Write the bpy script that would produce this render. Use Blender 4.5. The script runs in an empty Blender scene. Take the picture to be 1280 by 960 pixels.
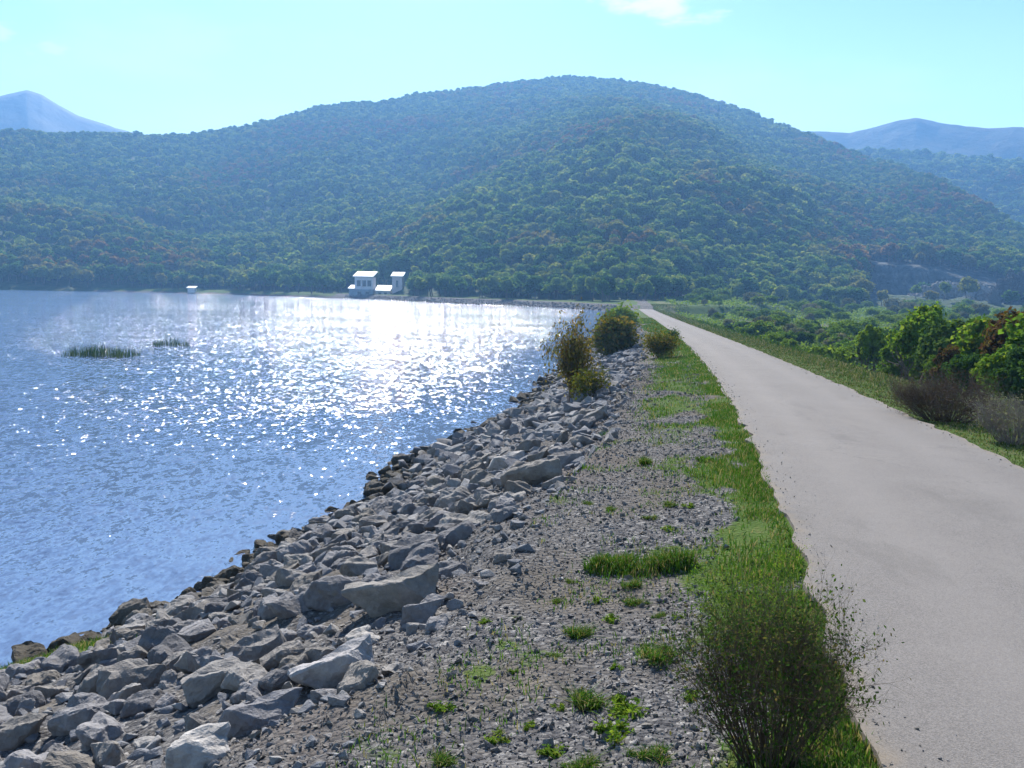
import bpy, bmesh, math
import numpy as np
from mathutils import Vector, Matrix
R = math.radians
rng = np.random.default_rng(11)
scn = bpy.context.scene
COL = scn.collection

# ------------------------------------------------------------------ camera geometry
F = 1100.0                                   # focal length in photo pixels (1280 wide)
ROLL = R(1.2)
PITCH = math.atan((480 - 362.44) * math.cos(ROLL) / F)
EYE = np.array([0.0, 0.0, 4.8])
SUN_AZ, SUN_EL = R(-6.8), R(38)

def ray(u, v):
    cx, cy = (u - 640) / F, -(v - 480) / F
    c, s = math.cos(ROLL), math.sin(ROLL)
    cx, cy = cx * c - cy * s, cx * s + cy * c
    return np.array([cx, math.cos(PITCH) + cy * math.sin(PITCH), -math.sin(PITCH) + cy * math.cos(PITCH)])

def az_u(u):                                  # tan(azimuth) of a photo column, along the horizon
    d = ray(u, 349 + .021 * u)
    return d[0] / d[1]

def project(P):
    d = np.asarray(P, float) - EYE
    y = d[..., 1] * math.cos(PITCH) - d[..., 2] * math.sin(PITCH)
    z = d[..., 1] * math.sin(PITCH) + d[..., 2] * math.cos(PITCH)
    cx, cy = d[..., 0] / np.maximum(y, .01), z / np.maximum(y, .01)
    c, s = math.cos(ROLL), math.sin(ROLL)
    cx, cy = cx * c + cy * s, -cx * s + cy * c
    return 640 + F * cx, 480 - F * cy, y

# ------------------------------------------------------------------ noise
def _h(ix, iy, seed):
    n = (ix.astype(np.int64) * 374761393 + iy.astype(np.int64) * 668265263 + seed * 974634777) & 0xFFFFFFFF
    n = ((n ^ (n >> 13)) * 1274126177) & 0xFFFFFFFF
    return ((n ^ (n >> 16)) & 0xFFFFFF) / float(0xFFFFFF)

def vnoise(x, y, seed=0):
    x, y = np.asarray(x, float), np.asarray(y, float)
    ix, iy = np.floor(x), np.floor(y)
    fx, fy = x - ix, y - iy
    fx, fy = fx * fx * (3 - 2 * fx), fy * fy * (3 - 2 * fy)
    a, b = _h(ix, iy, seed), _h(ix + 1, iy, seed)
    c, d = _h(ix, iy + 1, seed), _h(ix + 1, iy + 1, seed)
    return (a * (1 - fx) + b * fx) * (1 - fy) + (c * (1 - fx) + d * fx) * fy

def fbm(x, y, seed=0, n=4):
    s, a, t = 0, 1, 0
    for i in range(n):
        s = s + a * vnoise(x * 2 ** i, y * 2 ** i, seed + i * 17)
        t += a
        a *= .5
    return s / t

def sstep(a, b, x):
    q = np.clip((x - a) / (b - a), 0, 1)
    return q * q * (3 - 2 * q)

# ------------------------------------------------------------------ the lie of the land
def road_x(y):
    y = np.asarray(y, float)
    return 2.4 + .118 * y + 4.2 * (1 - np.exp(-np.maximum(y, -12) / 35))
def road_z(y):
    return .75 + 2.25 * np.exp(-np.maximum(y, -12) / 80)
HW = 1.7
SX = np.array([-900, -420, -239, -167, -110, -66, -28, 0, 24, 34, 60.])
SY = np.array([470, 430, 411, 417, 392, 361, 302, 272, 222, 200, 190.])
def shore_y(x):
    return np.interp(x, SX, SY) + 3 * np.sin(np.asarray(x) * .09)
def water_t(y):
    return 7.0 + 4.2 * np.exp(-np.maximum(y, 0) / 16) + .35 * np.sin(y * .31) + .25 * np.sin(y * .83 + 1)
T1 = 2.3

def land(x, y, rough=True):
    x, y = np.asarray(x, float), np.asarray(y, float)
    xc, zr = road_x(y), road_z(y)
    t = xc - HW - x
    u = x - xc - HW
    tw = water_t(y)
    zs = zr - .05 - .09 * np.clip(t, 0, T1)
    left = np.where(t < T1, zs, (zr - .26) * (1 - (t - T1) / (tw - T1)))
    left = np.maximum(left, -2.5)
    zf = -.6 + 1.6 * sstep(190, 340, y) + .5 * (fbm(x * .03, y * .03, 5, 3) - .5)
    rs = zr - .05 - .06 * np.clip(u, 0, 2.6)
    right = np.maximum(np.where(u < 2.6, rs, zr - .2 - (u - 2.6) * .3), zf)
    road = zr - .035
    z = np.where(t > 0, left, np.where(u > 0, right, road))
    fade = 1 - sstep(205, 245, y)
    ds = (y - shore_y(x)) * .75
    far = np.where(ds < 0, ds * .3, np.minimum(ds * .38, 1.7) + np.clip(ds - 6, 0, 200) * (.018 + .05 * sstep(-80, -110, x)))
    far = np.maximum(far, -2.5)
    onleft = sstep(8, -6, u - sstep(200, 240, y) * 40)
    far = far * onleft + (-3) * (1 - onleft)
    z = np.where(y > 150, np.maximum(np.where(y > 225, np.minimum(z, np.maximum(far, zf)), z), far), z)
    if rough:
        off = np.clip((np.abs(x - xc) - HW - .1) * 2, 0, 1)
        z = z + off * ((fbm(x * 1.3, y * 1.3, 3, 4) - .5) * .14 + (vnoise(x * 9, y * 9, 8) - .5) * .025)
        z = z + np.where((t > T1) & (t < tw + 1.5), (fbm(x * .8, y * .8, 21, 3) - .5) * .3, 0)
    return z

SKU = np.array([-400, -150, 0, 60, 140, 200, 260, 310, 350, 400, 430, 470, 520, 560, 600, 640, 680, 710, 760, 800, 850, 900, 950, 1000, 1070, 1110, 1160, 1220, 1270, 1330, 1450, 1700.])
SKV = np.array([190, 165, 160, 163, 164, 166, 163, 153, 145, 133, 128, 127, 118, 113, 108, 104, 100, 98, 101, 107, 117, 130, 150, 166, 193, 203, 215, 247, 281, 300, 320, 340.])
RDU, RDR = [-400, 0, 300, 710, 900, 1070, 1160, 1280, 1700], [820, 850, 900, 1000, 950, 830, 740, 640, 600]
FTU, FTR = [-400, 0, 200, 440, 540, 640, 760, 860, 1000, 1280, 1700], [480, 470, 468, 402, 335, 305, 268, 300, 345, 390, 400]
def seg_d(x, y, a, b):
    ax, ay = a; bx, by = b
    q = np.clip(((x - ax) * (bx - ax) + (y - ay) * (by - ay)) / ((bx - ax) ** 2 + (by - ay) ** 2), 0, 1)
    return np.hypot(x - ax - q * (bx - ax), y - ay - q * (by - ay)), q
def pol(u, r):
    a = math.atan(az_u(u))
    return (r * math.sin(a), r * math.cos(a))
SPURS = [(pol(880, 740), pol(590, 400), 17, 42), (pol(500, 800), pol(572, 520), -15, 40), (pol(-60, 640), pol(330, 500), 15, 45),
         (pol(150, 620), pol(420, 440), -8, 30), (pol(700, 560), pol(640, 380), -10, 28), (pol(960, 620), pol(860, 380), 12, 40),
         (pol(300, 800), pol(330, 520), -9, 35), (pol(760, 900), pol(700, 640), 10, 50), (pol(1180, 620), pol(1000, 430), -9, 30)]
def hill_z(x, y):
    x, y = np.asarray(x, float), np.asarray(y, float)
    r = np.hypot(x, y)
    tu = x / np.maximum(y, 1)
    u = 640 + F * np.clip(tu, -1.2, 1.2)
    rd, ft = np.interp(u, RDU, RDR), np.interp(u, FTU, FTR)
    e = (349 + .021 * u - np.interp(u, SKU, SKV)) / F
    zr = 4.8 + e * rd / np.sqrt(1 + np.clip(tu, -1.2, 1.2) ** 2) - 11.5
    q = (r - ft) / (rd - ft)
    g = np.where(q < 1, np.sign(q) * np.abs(q) ** 1.12, 1 - (q - 1) ** 2 * 1.5)
    z = 2 + (zr - 2) * g
    w = np.sin(np.pi * np.clip(q, 0, 1)) ** .7 * (1 - np.clip(q, 0, 1) ** 3)
    for a, b, amp, wd in SPURS:
        d, k = seg_d(x, y, a, b)
        z = z + 1.15 * amp * np.exp(-(d / wd) ** 2) * np.sin(np.pi * np.clip(k * .9 + .05, 0, 1)) ** .5 * w
    z = z + w * (fbm(x / 110, y / 110, 40, 3) - .5) * 24
    z = np.where(q > 1, z + (fbm(x / 60, y / 60, 41, 2) - .5) * 4, z)
    qm = quarry(u)
    cut = 4 + np.clip((r - 455), 0, 100) * 2.4 + (fbm(x / 9, y / 9, 44, 3) - .5) * 9
    z = np.where((qm > 0) & (r > 350), z * (1 - qm) + np.minimum(z, cut) * qm, z)
    return z - np.where(q < 0, 6 * np.clip(-q * 6, 0, 1), 0)
def quarry(u):
    return sstep(1065, 1090, u) * sstep(1300, 1270, u)

def hit(u, v, fn=None):
    d = ray(u, v)
    fn = fn or (lambda x, y: land(x, y, False))
    s = np.concatenate([np.linspace(1.5, 40, 4000), np.linspace(40, 700, 8000)])
    P = EYE + s[:, None] * d
    g = P[:, 2] - fn(P[:, 0], P[:, 1])
    k = np.argmax(g < 0)
    return P[k] if g[k] < 0 else P[-1]

# ------------------------------------------------------------------ mesh helpers
def mk_mesh(name, V, T, mats=(), mi=None, attrs=None, smooth=False):
    V = np.ascontiguousarray(V, np.float32); T = np.ascontiguousarray(T, np.int32)
    me = bpy.data.meshes.new(name)
    k = T.shape[1]
    me.vertices.add(len(V)); me.vertices.foreach_set('co', V.ravel())
    me.loops.add(T.size); me.loops.foreach_set('vertex_index', T.ravel())
    me.polygons.add(len(T))
    me.polygons.foreach_set('loop_start', np.arange(0, T.size, k, dtype=np.int32))
    me.polygons.foreach_set('loop_total', np.full(len(T), k, np.int32))
    if mi is not None: me.polygons.foreach_set('material_index', np.ascontiguousarray(mi, np.int32))
    me.polygons.foreach_set('use_smooth', np.full(len(T), smooth, bool))
    for m in mats: me.materials.append(m)
    for n, a in (attrs or {}).items():
        at = me.attributes.new(n, 'FLOAT', 'POINT'); at.data.foreach_set('value', np.ascontiguousarray(a, np.float32))
    me.update(calc_edges=True)
    return me

def obj(name, me, parent=None, loc=None, **props):
    o = bpy.data.objects.new(name, me); COL.objects.link(o)
    if parent: o.parent = parent
    if loc is not None: o.location = [float(c) for c in loc]
    for k, v in props.items(): o[k] = v
    return o

def thing(name, label, cat, loc=(0, 0, 0), rz=0, sc=1.0, group=None, me=None):
    o = bpy.data.objects.new(name, me); COL.objects.link(o)
    o.location = [float(c) for c in loc]; o.rotation_euler = (0, 0, float(rz))
    o.scale = (sc, sc, sc) if np.isscalar(sc) else [float(c) for c in sc]
    o['label'] = label; o['category'] = cat
    if group: o['group'] = group
    return o

def grid_faces(n, m):
    i = np.arange(n * m).reshape(n, m)
    return np.stack([i[:-1, :-1], i[:-1, 1:], i[1:, 1:], i[1:, :-1]], -1).reshape(-1, 4)

def boxes(bx):                              # list of (x0,x1,y0,y1,z0,z1)
    V, Q = [], []
    for x0, x1, y0, y1, z0, z1 in bx:
        k = len(V)
        V += [(x0, y0, z0), (x1, y0, z0), (x1, y1, z0), (x0, y1, z0), (x0, y0, z1), (x1, y0, z1), (x1, y1, z1), (x0, y1, z1)]
        Q += [(k, k + 3, k + 2, k + 1), (k + 4, k + 5, k + 6, k + 7), (k, k + 1, k + 5, k + 4), (k + 1, k + 2, k + 6, k + 5), (k + 2, k + 3, k + 7, k + 6), (k + 3, k, k + 4, k + 7)]
    return np.array(V), np.array(Q)

def unit(v):
    return v / np.maximum(np.linalg.norm(v, axis=-1, keepdims=True), 1e-9)

def leaf_cloud(C, N, size, rg, aspect=.55):
    n = len(C)
    N = unit(N + rg.normal(0, .55, (n, 3)))
    a = unit(np.cross(N, rg.normal(0, 1, (n, 3))))
    b = np.cross(N, a)
    s = (size * rg.uniform(.6, 1.35, n))[:, None]
    cup = N * s * .18
    V = np.stack([C - a * s * .6, C + b * s * aspect * .6 - cup * .3, C + a * s * .6 - cup, C - b * s * aspect * .6 - cup * .3], 1).reshape(-1, 3)
    k = np.arange(n) * 4
    T = np.concatenate([np.stack([k, k + 1, k + 2], 1), np.stack([k, k + 2, k + 3], 1)])
    return V, T, np.repeat(rg.uniform(0, 1, n), 4)

def tubes(S, sides=4):                      # segments (p0,p1,r0,r1)
    P0 = np.array([s[0] for s in S]); P1 = np.array([s[1] for s in S])
    r0 = np.array([s[2] for s in S])[:, None]; r1 = np.array([s[3] for s in S])[:, None]
    d = unit(P1 - P0)
    ref = np.where(np.abs(d[:, 2:3]) > .9, np.array([[1., 0, 0]]), np.array([[0, 0, 1.]]))
    a = unit(np.cross(d, ref)); b = np.cross(d, a)
    V = []
    for k in range(sides):
        c, s = math.cos(2 * math.pi * k / sides), math.sin(2 * math.pi * k / sides)
        V.append(P0 + (a * c + b * s) * r0); V.append(P1 + (a * c + b * s) * r1)
    V = np.stack(V, 1).reshape(-1, 3)
    base = np.arange(len(S)) * sides * 2
    Q = [np.stack([base + 2 * k, base + 2 * ((k + 1) % sides), base + 2 * ((k + 1) % sides) + 1, base + 2 * k + 1], 1) for k in range(sides)]
    return V, np.concatenate(Q)

def branches(rg, stems, height, spread, r0, levels=2, kids=4, lean=.6, segs=5, wob=.16, base=.1):
    S, tips = [], []
    def grow(p, d, L, r, lev):
        n = max(2, segs - (levels - lev))
        pts = [p]
        for i in range(n):
            d = unit(d + rg.normal(0, wob, 3) + np.array([0, 0, .05]))
            q = pts[-1] + d * L / n
            S.append((pts[-1], q, r * (1 - i / n * .75), r * (1 - (i + 1) / n * .75)))
            pts.append(q)
            if lev < levels or i > 0: tips.append((q, d))
            if lev > 0 and i >= 1:
                for _ in range(max(1, int(rg.poisson(kids / n * 1.3)))):
                    dd = unit(d + rg.normal(0, .55, 3))
                    grow(q, dd, L * rg.uniform(.3, .55), r * .5 * (1 - i / n * .5), lev - 1)
    for k in range(stems):
        a = rg.uniform(0, 2 * math.pi); q = math.sqrt(rg.uniform(0, 1))
        d = unit(np.array([math.cos(a) * lean * q * spread / height * 2, math.sin(a) * lean * q * spread / height * 2, 1]))
        grow(np.array([math.cos(a) * base * q, math.sin(a) * base * q, -.02]), d, height * rg.uniform(.7, 1.05), r0 * rg.uniform(.7, 1.1), levels)
    return S, np.array([t[0] for t in tips]), np.array([t[1] for t in tips])

def crown_cloud(rg, n, rx, rz, zc, lobes, leaf, lob_r=(.38, .6), low=-.5):
    c = unit(rg.normal(0, 1, (lobes, 3))); c[:, 2] = np.where(c[:, 2] < low, -c[:, 2], c[:, 2])
    c = c * rg.uniform(.35, .72, (lobes, 1))
    lr = rg.uniform(*lob_r, lobes)
    k = rg.integers(0, lobes, n)
    d = unit(rg.normal(0, 1, (n, 3))); d[:, 2] = np.where(rg.uniform(0, 1, n) < .35, np.abs(d[:, 2]), d[:, 2])
    p = c[k] + d * (lr[k] * rg.uniform(.55, 1.08, n))[:, None]
    P = p * np.array([rx, rx, rz]) + np.array([0, 0, zc])
    return leaf_cloud(P, unit(d + .35 * unit(p)), leaf, rg, .8)

# ------------------------------------------------------------------ materials
def mat(name):
    m = bpy.data.materials.new(name); m.use_nodes = True
    nt = m.node_tree; nt.nodes.clear()
    return m, nt
def nd(nt, typ, ins=None, **kw):
    n = nt.nodes.new(typ)
    for k, v in kw.items(): setattr(n, k, v)
    for k, v in (ins or {}).items():
        s = n.inputs[k]
        if isinstance(v, bpy.types.NodeSocket): nt.links.new(v, s)
        else: s.default_value = v
    return n
def ramp(nt, fac, stops, interp='LINEAR'):
    n = nt.nodes.new('ShaderNodeValToRGB'); n.color_ramp.interpolation = interp
    e = n.color_ramp.elements
    while len(e) < len(stops): e.new(.5)
    for i, (p, c) in enumerate(stops):
        e[i].position = p; e[i].color = (*c, 1) if len(c) == 3 else c
    nt.links.new(fac, n.inputs[0])
    return n.outputs[0]
def mixc(nt, fac, a, b, blend='MIX'):
    n = nt.nodes.new('ShaderNodeMix'); n.data_type = 'RGBA'; n.blend_type = blend; n.clamp_factor = True
    for i, v in ((0, fac), (6, a), (7, b)):
        if isinstance(v, bpy.types.NodeSocket): nt.links.new(v, n.inputs[i])
        else: n.inputs[i].default_value = (*v, 1) if isinstance(v, tuple) and len(v) == 3 else v
    return n.outputs[2]
def mth(nt, op, a, b=0.0, clamp=False):
    n = nt.nodes.new('ShaderNodeMath'); n.operation = op; n.use_clamp = clamp
    for i, v in ((0, a), (1, b)):
        if isinstance(v, bpy.types.NodeSocket): nt.links.new(v, n.inputs[i])
        else: n.inputs[i].default_value = v
    return n.outputs[0]
def mrange(nt, v, a, b, c=0.0, d=1.0, smooth=True):
    n = nt.nodes.new('ShaderNodeMapRange'); n.interpolation_type = 'SMOOTHSTEP' if smooth else 'LINEAR'
    nt.links.new(v, n.inputs[0])
    for i, q in enumerate((a, b, c, d)): n.inputs[1 + i].default_value = q
    return n.outputs[0]
def noise(nt, vec, scale, detail=4, rough=.55, dist=0):
    return nd(nt, 'ShaderNodeTexNoise', {'Vector': vec, 'Scale': scale, 'Detail': detail, 'Roughness': rough, 'Distortion': dist})
def principled(nt, color, rough=.8, normal=None, spec=.3, **extra):
    p = nd(nt, 'ShaderNodeBsdfPrincipled', {'Base Color': color if isinstance(color, bpy.types.NodeSocket) else (*color, 1), 'Roughness': rough, 'Specular IOR Level': spec})
    if normal is not None: nt.links.new(normal, p.inputs['Normal'])
    o = nd(nt, 'ShaderNodeOutputMaterial', {'Surface': p.outputs[0]})
    return p
def bump(nt, h, strength, dist):
    return nd(nt, 'ShaderNodeBump', {'Height': h, 'Strength': strength, 'Distance': dist}).outputs[0]
def geo_pos(nt): return nd(nt, 'ShaderNodeNewGeometry').outputs['Position']
def attr(nt, name): return nd(nt, 'ShaderNodeAttribute', attribute_name=name).outputs['Fac']

def mat_leaf(name, stops, trans=.4, by='rnd', patch=None, mixrnd=.5):
    m, nt = mat(name)
    oi = nd(nt, 'ShaderNodeObjectInfo')
    r = attr(nt, 'rnd')
    f = mth(nt, 'ADD', mth(nt, 'MULTIPLY', r, 1 - mixrnd), mth(nt, 'MULTIPLY', oi.outputs['Random'], mixrnd))
    c = ramp(nt, f, stops)
    if patch:
        n = noise(nt, oi.outputs['Location'], patch[0], 3, .6)
        k = mrange(nt, n.outputs[0], patch[1], patch[1] + .16)
        k = mth(nt, 'MULTIPLY', k, mrange(nt, oi.outputs['Random'], .35, .75))
        c = mixc(nt, k, c, patch[2])
    if trans <= 0:
        nd(nt, 'ShaderNodeOutputMaterial', {'Surface': nd(nt, 'ShaderNodeBsdfDiffuse', {'Color': c}).outputs[0]}); return m
    d = nd(nt, 'ShaderNodeBsdfDiffuse', {'Color': c})
    tc = mixc(nt, 1.0, c, (1.0, 1.0, .55), 'MULTIPLY')
    t = nd(nt, 'ShaderNodeBsdfTranslucent', {'Color': tc})
    mx = nd(nt, 'ShaderNodeMixShader', {0: trans, 1: d.outputs[0], 2: t.outputs[0]})
    nd(nt, 'ShaderNodeOutputMaterial', {'Surface': mx.outputs[0]})
    return m

M = {}
M['forest'] = mat_leaf('forest_foliage', [(0, (.03, .08, .022)), (.3, (.07, .145, .034)), (.65, (.155, .225, .05)), (1, (.28, .31, .08))], .45, patch=(.008, .475, (.19, .115, .05)), mixrnd=.75)
M['lime'] = mat_leaf('lime_foliage', [(0, (.08, .16, .02)), (.5, (.14, .22, .03)), (1, (.22, .28, .05))], .4)
M['green'] = mat_leaf('green_foliage', [(0, (.05, .11, .015)), (.5, (.12, .22, .03)), (.85, (.20, .26, .04)), (1, (.28, .22, .06))], .5, mixrnd=.3)
M['dkgreen'] = mat_leaf('dark_green_foliage', [(0, (.025, .065, .018)), (.6, (.055, .11, .03)), (1, (.10, .14, .04))], .4)
M['olive'] = mat_leaf('olive_foliage', [(0, (.05, .07, .015)), (.5, (.10, .115, .02)), (.8, (.17, .14, .03)), (1, (.24, .15, .03))], .4, mixrnd=.2)
M['rust'] = mat_leaf('rust_foliage', [(0, (.05, .055, .012)), (.3, (.11, .10, .02)), (.5, (.19, .11, .022)), (.7, (.13, .14, .025)), (1, (.27, .19, .05))], .45, mixrnd=.1)
M['bushleaf'] = mat_leaf('bush_foliage', [(0, (.02, .05, .012)), (.5, (.05, .10, .018)), (.75, (.09, .11, .03)), (1, (.17, .12, .06))], .42, mixrnd=.05)
M['sage'] = mat_leaf('sage_foliage', [(0, (.10, .12, .08)), (.5, (.16, .17, .11)), (1, (.22, .21, .14))], .35)
M['redbrown'] = mat_leaf('red_brown_foliage', [(0, (.05, .035, .02)), (.4, (.12, .06, .03)), (.7, (.10, .11, .03)), (1, (.17, .10, .04))], .4, mixrnd=.1)
M['dustbrown'] = mat_leaf('dusty_brown_foliage', [(0, (.04, .028, .025)), (1, (.10, .07, .055))], .3)
M['blade'] = mat_leaf('grass_blade', [(0, (.026, .085, .012)), (.5, (.062, .15, .022)), (.74, (.10, .17, .035)), (.86, (.19, .17, .08)), (1, (.33, .28, .17))], .38, mixrnd=0)
M['dryblade'] = mat_leaf('dry_grass_blade', [(0, (.035, .08, .02)), (.45, (.07, .11, .035)), (.75, (.14, .14, .08)), (1, (.26, .235, .17))], .35, mixrnd=0)
M['reed'] = mat_leaf('reed_blade', [(0, (.02, .05, .035)), (.6, (.04, .08, .05)), (1, (.09, .12, .07))], .3, mixrnd=0)

def mat_bark(name, a, b):
    m, nt = mat(name)
    n = noise(nt, geo_pos(nt), 14, 3)
    principled(nt, ramp(nt, n.outputs[0], [(.3, a), (.7, b)]), .9); return m
M['twig'] = mat_bark('twig_bark', (.045, .03, .022), (.11, .075, .05))
M['trunk'] = mat_bark('trunk_bark', (.06, .045, .035), (.16, .13, .10))
M['drytwig'] = mat_bark('dry_twig_bark', (.07, .045, .04), (.17, .12, .10))
M['greytwig'] = mat_bark('grey_twig_bark', (.13, .10, .095), (.27, .22, .20))

def mk_ground():
    m, nt = mat('ground_gravel_grass')
    P = geo_pos(nt)
    big, mid, fine = noise(nt, P, .7, 4), noise(nt, P, 4.5, 5, .65), noise(nt, P, 28, 4, .6)
    vor = nd(nt, 'ShaderNodeTexVoronoi', {'Vector': P, 'Scale': 26.0, 'Randomness': 1.0})
    vor2 = nd(nt, 'ShaderNodeTexVoronoi', {'Vector': P, 'Scale': 60.0})
    st = nd(nt, 'ShaderNodeSeparateColor', {'Color': vor.outputs['Color']}).outputs[0]
    st2 = nd(nt, 'ShaderNodeSeparateColor', {'Color': vor2.outputs['Color']}).outputs[0]
    grav = ramp(nt, mth(nt, 'ADD', mth(nt, 'MULTIPLY', st, .6), mth(nt, 'MULTIPLY', st2, .4)), [(.1, (.04, .04, .045)), (.45, (.085, .084, .088)), (.75, (.145, .14, .138)), (1, (.32, .31, .30))])
    soil = ramp(nt, mid.outputs[0], [(.3, (.07, .064, .058)), (.7, (.14, .125, .108))])
    g = mixc(nt, mrange(nt, mth(nt, 'ADD', big.outputs[0], mth(nt, 'MULTIPLY', fine.outputs[0], .4)), .62, .86), grav, soil)
    grs = ramp(nt, mth(nt, 'ADD', mth(nt, 'MULTIPLY', mid.outputs[0], .6), mth(nt, 'MULTIPLY', fine.outputs[0], .4)), [(.3, (.035, .06, .015)), (.5, (.055, .095, .02)), (.68, (.10, .11, .04))])
    dry = ramp(nt, mid.outputs[0], [(.3, (.06, .085, .03)), (.5, (.11, .115, .055)), (.7, (.18, .16, .10))])
    gm = mth(nt, 'ADD', attr(nt, 'grass'), mth(nt, 'MULTIPLY', mth(nt, 'SUBTRACT', mth(nt, 'ADD', mth(nt, 'MULTIPLY', mid.outputs[0], .6), mth(nt, 'MULTIPLY', fine.outputs[0], .4)), .5), 1.5))
    gm = mrange(nt, gm, .42, .62)
    c = mixc(nt, gm, g, grs)
    c = mixc(nt, mrange(nt, mth(nt, 'ADD', attr(nt, 'dry'), mth(nt, 'MULTIPLY', mth(nt, 'SUBTRACT', big.outputs[0], .5), .8)), .35, .7), c, dry)
    c = mixc(nt, attr(nt, 'bare'), c, ramp(nt, mid.outputs[0], [(.3, (.085, .075, .07)), (.7, (.15, .13, .12))]))
    wet = attr(nt, 'wet')
    c = mixc(nt, wet, c, (.06, .055, .045))
    h = mth(nt, 'ADD', mth(nt, 'MULTIPLY', vor.outputs['Distance'], -.7), mth(nt, 'MULTIPLY', fine.outputs[0], .8))
    principled(nt, c, .95, bump(nt, h, .9, .03), .04)
    return m
M['ground'] = mk_ground()

def mk_road():
    m, nt = mat('worn_pale_asphalt')
    P = geo_pos(nt)
    a, b, f = noise(nt, P, .5, 4, .6), noise(nt, P, 5, 4), noise(nt, P, 140, 2, .6)
    s = attr(nt, 'side')
    base = ramp(nt, mth(nt, 'ADD', mth(nt, 'MULTIPLY', a.outputs[0], .6), mth(nt, 'MULTIPLY', b.outputs[0], .4)), [(.3, (.12, .111, .107)), (.55, (.142, .132, .128)), (.75, (.18, .168, .16))])
    vo = nd(nt, 'ShaderNodeTexVoronoi', {'Vector': P, 'Scale': 170.0})
    stn = nd(nt, 'ShaderNodeSeparateColor', {'Color': vo.outputs['Color']}).outputs[0]
    c = mixc(nt, .38, base, ramp(nt, stn, [(0, (.07, .07, .07)), (.4, (.15, .142, .138)), (1, (.29, .272, .258))]))
    trk = mth(nt, 'SUBTRACT', 1.0, mrange(nt, mth(nt, 'ABSOLUTE', mth(nt, 'SUBTRACT', mth(nt, 'ABSOLUTE', s), .45)), .0, .3))
    c = mixc(nt, mth(nt, 'MULTIPLY', trk, .25), c, (.205, .192, .184))
    st_ = noise(nt, nd(nt, 'ShaderNodeMapping', {'Vector': P, 'Scale': (1, .35, 1), 'Rotation': (0, 0, R(-9))}).outputs[0], 1.1, 5, .65)
    c = mixc(nt, mrange(nt, st_.outputs[0], .56, .7, 0, .35), c, (.10, .095, .092))
    c = mixc(nt, mrange(nt, st_.outputs[0], .44, .3, 0, .3), c, (.19, .178, .168))
    # dirt and gravel drifted along the edges
    ed = mth(nt, 'ADD', mth(nt, 'ABSOLUTE', s), mth(nt, 'MULTIPLY', mth(nt, 'SUBTRACT', b.outputs[0], .5), .25))
    c = mixc(nt, mrange(nt, ed, .9, 1.05, 0, .7), c, (.19, .16, .125))
    ck = nd(nt, 'ShaderNodeTexVoronoi', {'Vector': nd(nt, 'ShaderNodeVectorMath', {0: P, 1: nd(nt, 'ShaderNodeVectorMath', {0: b.outputs[1], 'Scale': .6}, operation='SCALE').outputs[0]}, operation='ADD').outputs[0], 'Scale': .33}, feature='DISTANCE_TO_EDGE')
    crack = mth(nt, 'MULTIPLY', mth(nt, 'SUBTRACT', 1.0, mrange(nt, ck.outputs['Distance'], .002, .007)), mrange(nt, a.outputs[0], .5, .6))
    c = mixc(nt, mth(nt, 'MULTIPLY', crack, .55), c, (.10, .095, .09))
    principled(nt, c, .88, bump(nt, mth(nt, 'ADD', f.outputs[0], vo.outputs['Distance']), .35, .006), .10)
    return m
M['road'] = mk_road()

def mk_rock(name, tint=1.0):
    m, nt = mat(name)
    P = geo_pos(nt)
    oi = nd(nt, 'ShaderNodeObjectInfo')
    a, b, f = noise(nt, P, 3.2, 5, .6), noise(nt, P, 16, 5, .65), noise(nt, P, 70, 3, .6)
    k = mth(nt, 'ADD', mth(nt, 'MULTIPLY', a.outputs[0], .5), mth(nt, 'MULTIPLY', b.outputs[0], .5))
    c = ramp(nt, k, [(.28, (.16 * tint, .16 * tint, .165 * tint)), (.5, (.29 * tint, .285 * tint, .285 * tint)), (.72, (.44 * tint, .43 * tint, .425 * tint))])
    r = mth(nt, 'ADD', mth(nt, 'MULTIPLY', oi.outputs['Random'], .7), mth(nt, 'MULTIPLY', attr(nt, 'rnd'), .7))
    c = mixc(nt, 1.0, c, ramp(nt, r, [(0, (.50, .50, .53)), (.3, (.95, .94, .97)), (.48, (.74, .68, .60)), (.75, (1.2, 1.18, 1.16)), (1, (.70, .73, .80))]), 'MULTIPLY')
    lich = mrange(nt, noise(nt, P, 9, 5, .7).outputs[0], .6, .72)
    c = mixc(nt, mth(nt, 'MULTIPLY', lich, .5), c, (.20, .17, .12))
    z = nd(nt, 'ShaderNodeSeparateXYZ', {'Vector': P}).outputs[2]
    w = mth(nt, 'ADD', z, mth(nt, 'MULTIPLY', mth(nt, 'SUBTRACT', a.outputs[0], .5), .5))
    c = mixc(nt, mrange(nt, w, .55, .2), c, (.06, .052, .04))
    h = mth(nt, 'ADD', mth(nt, 'MULTIPLY', b.outputs[0], 1.0), mth(nt, 'MULTIPLY', f.outputs[0], .35))
    principled(nt, c, .88, bump(nt, h, .8, .03), .14)
    return m
M['rock'] = mk_rock('grey_limestone', .74)
M['pebble'] = mk_rock('dark_gravel_stone', .62)
M['pale'] = mk_rock('pale_limestone', 1.2)
M['crag'] = mk_rock('dark_crag_stone', .5)
M['cliff'] = mk_rock('quarry_limestone', 1.4)

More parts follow.
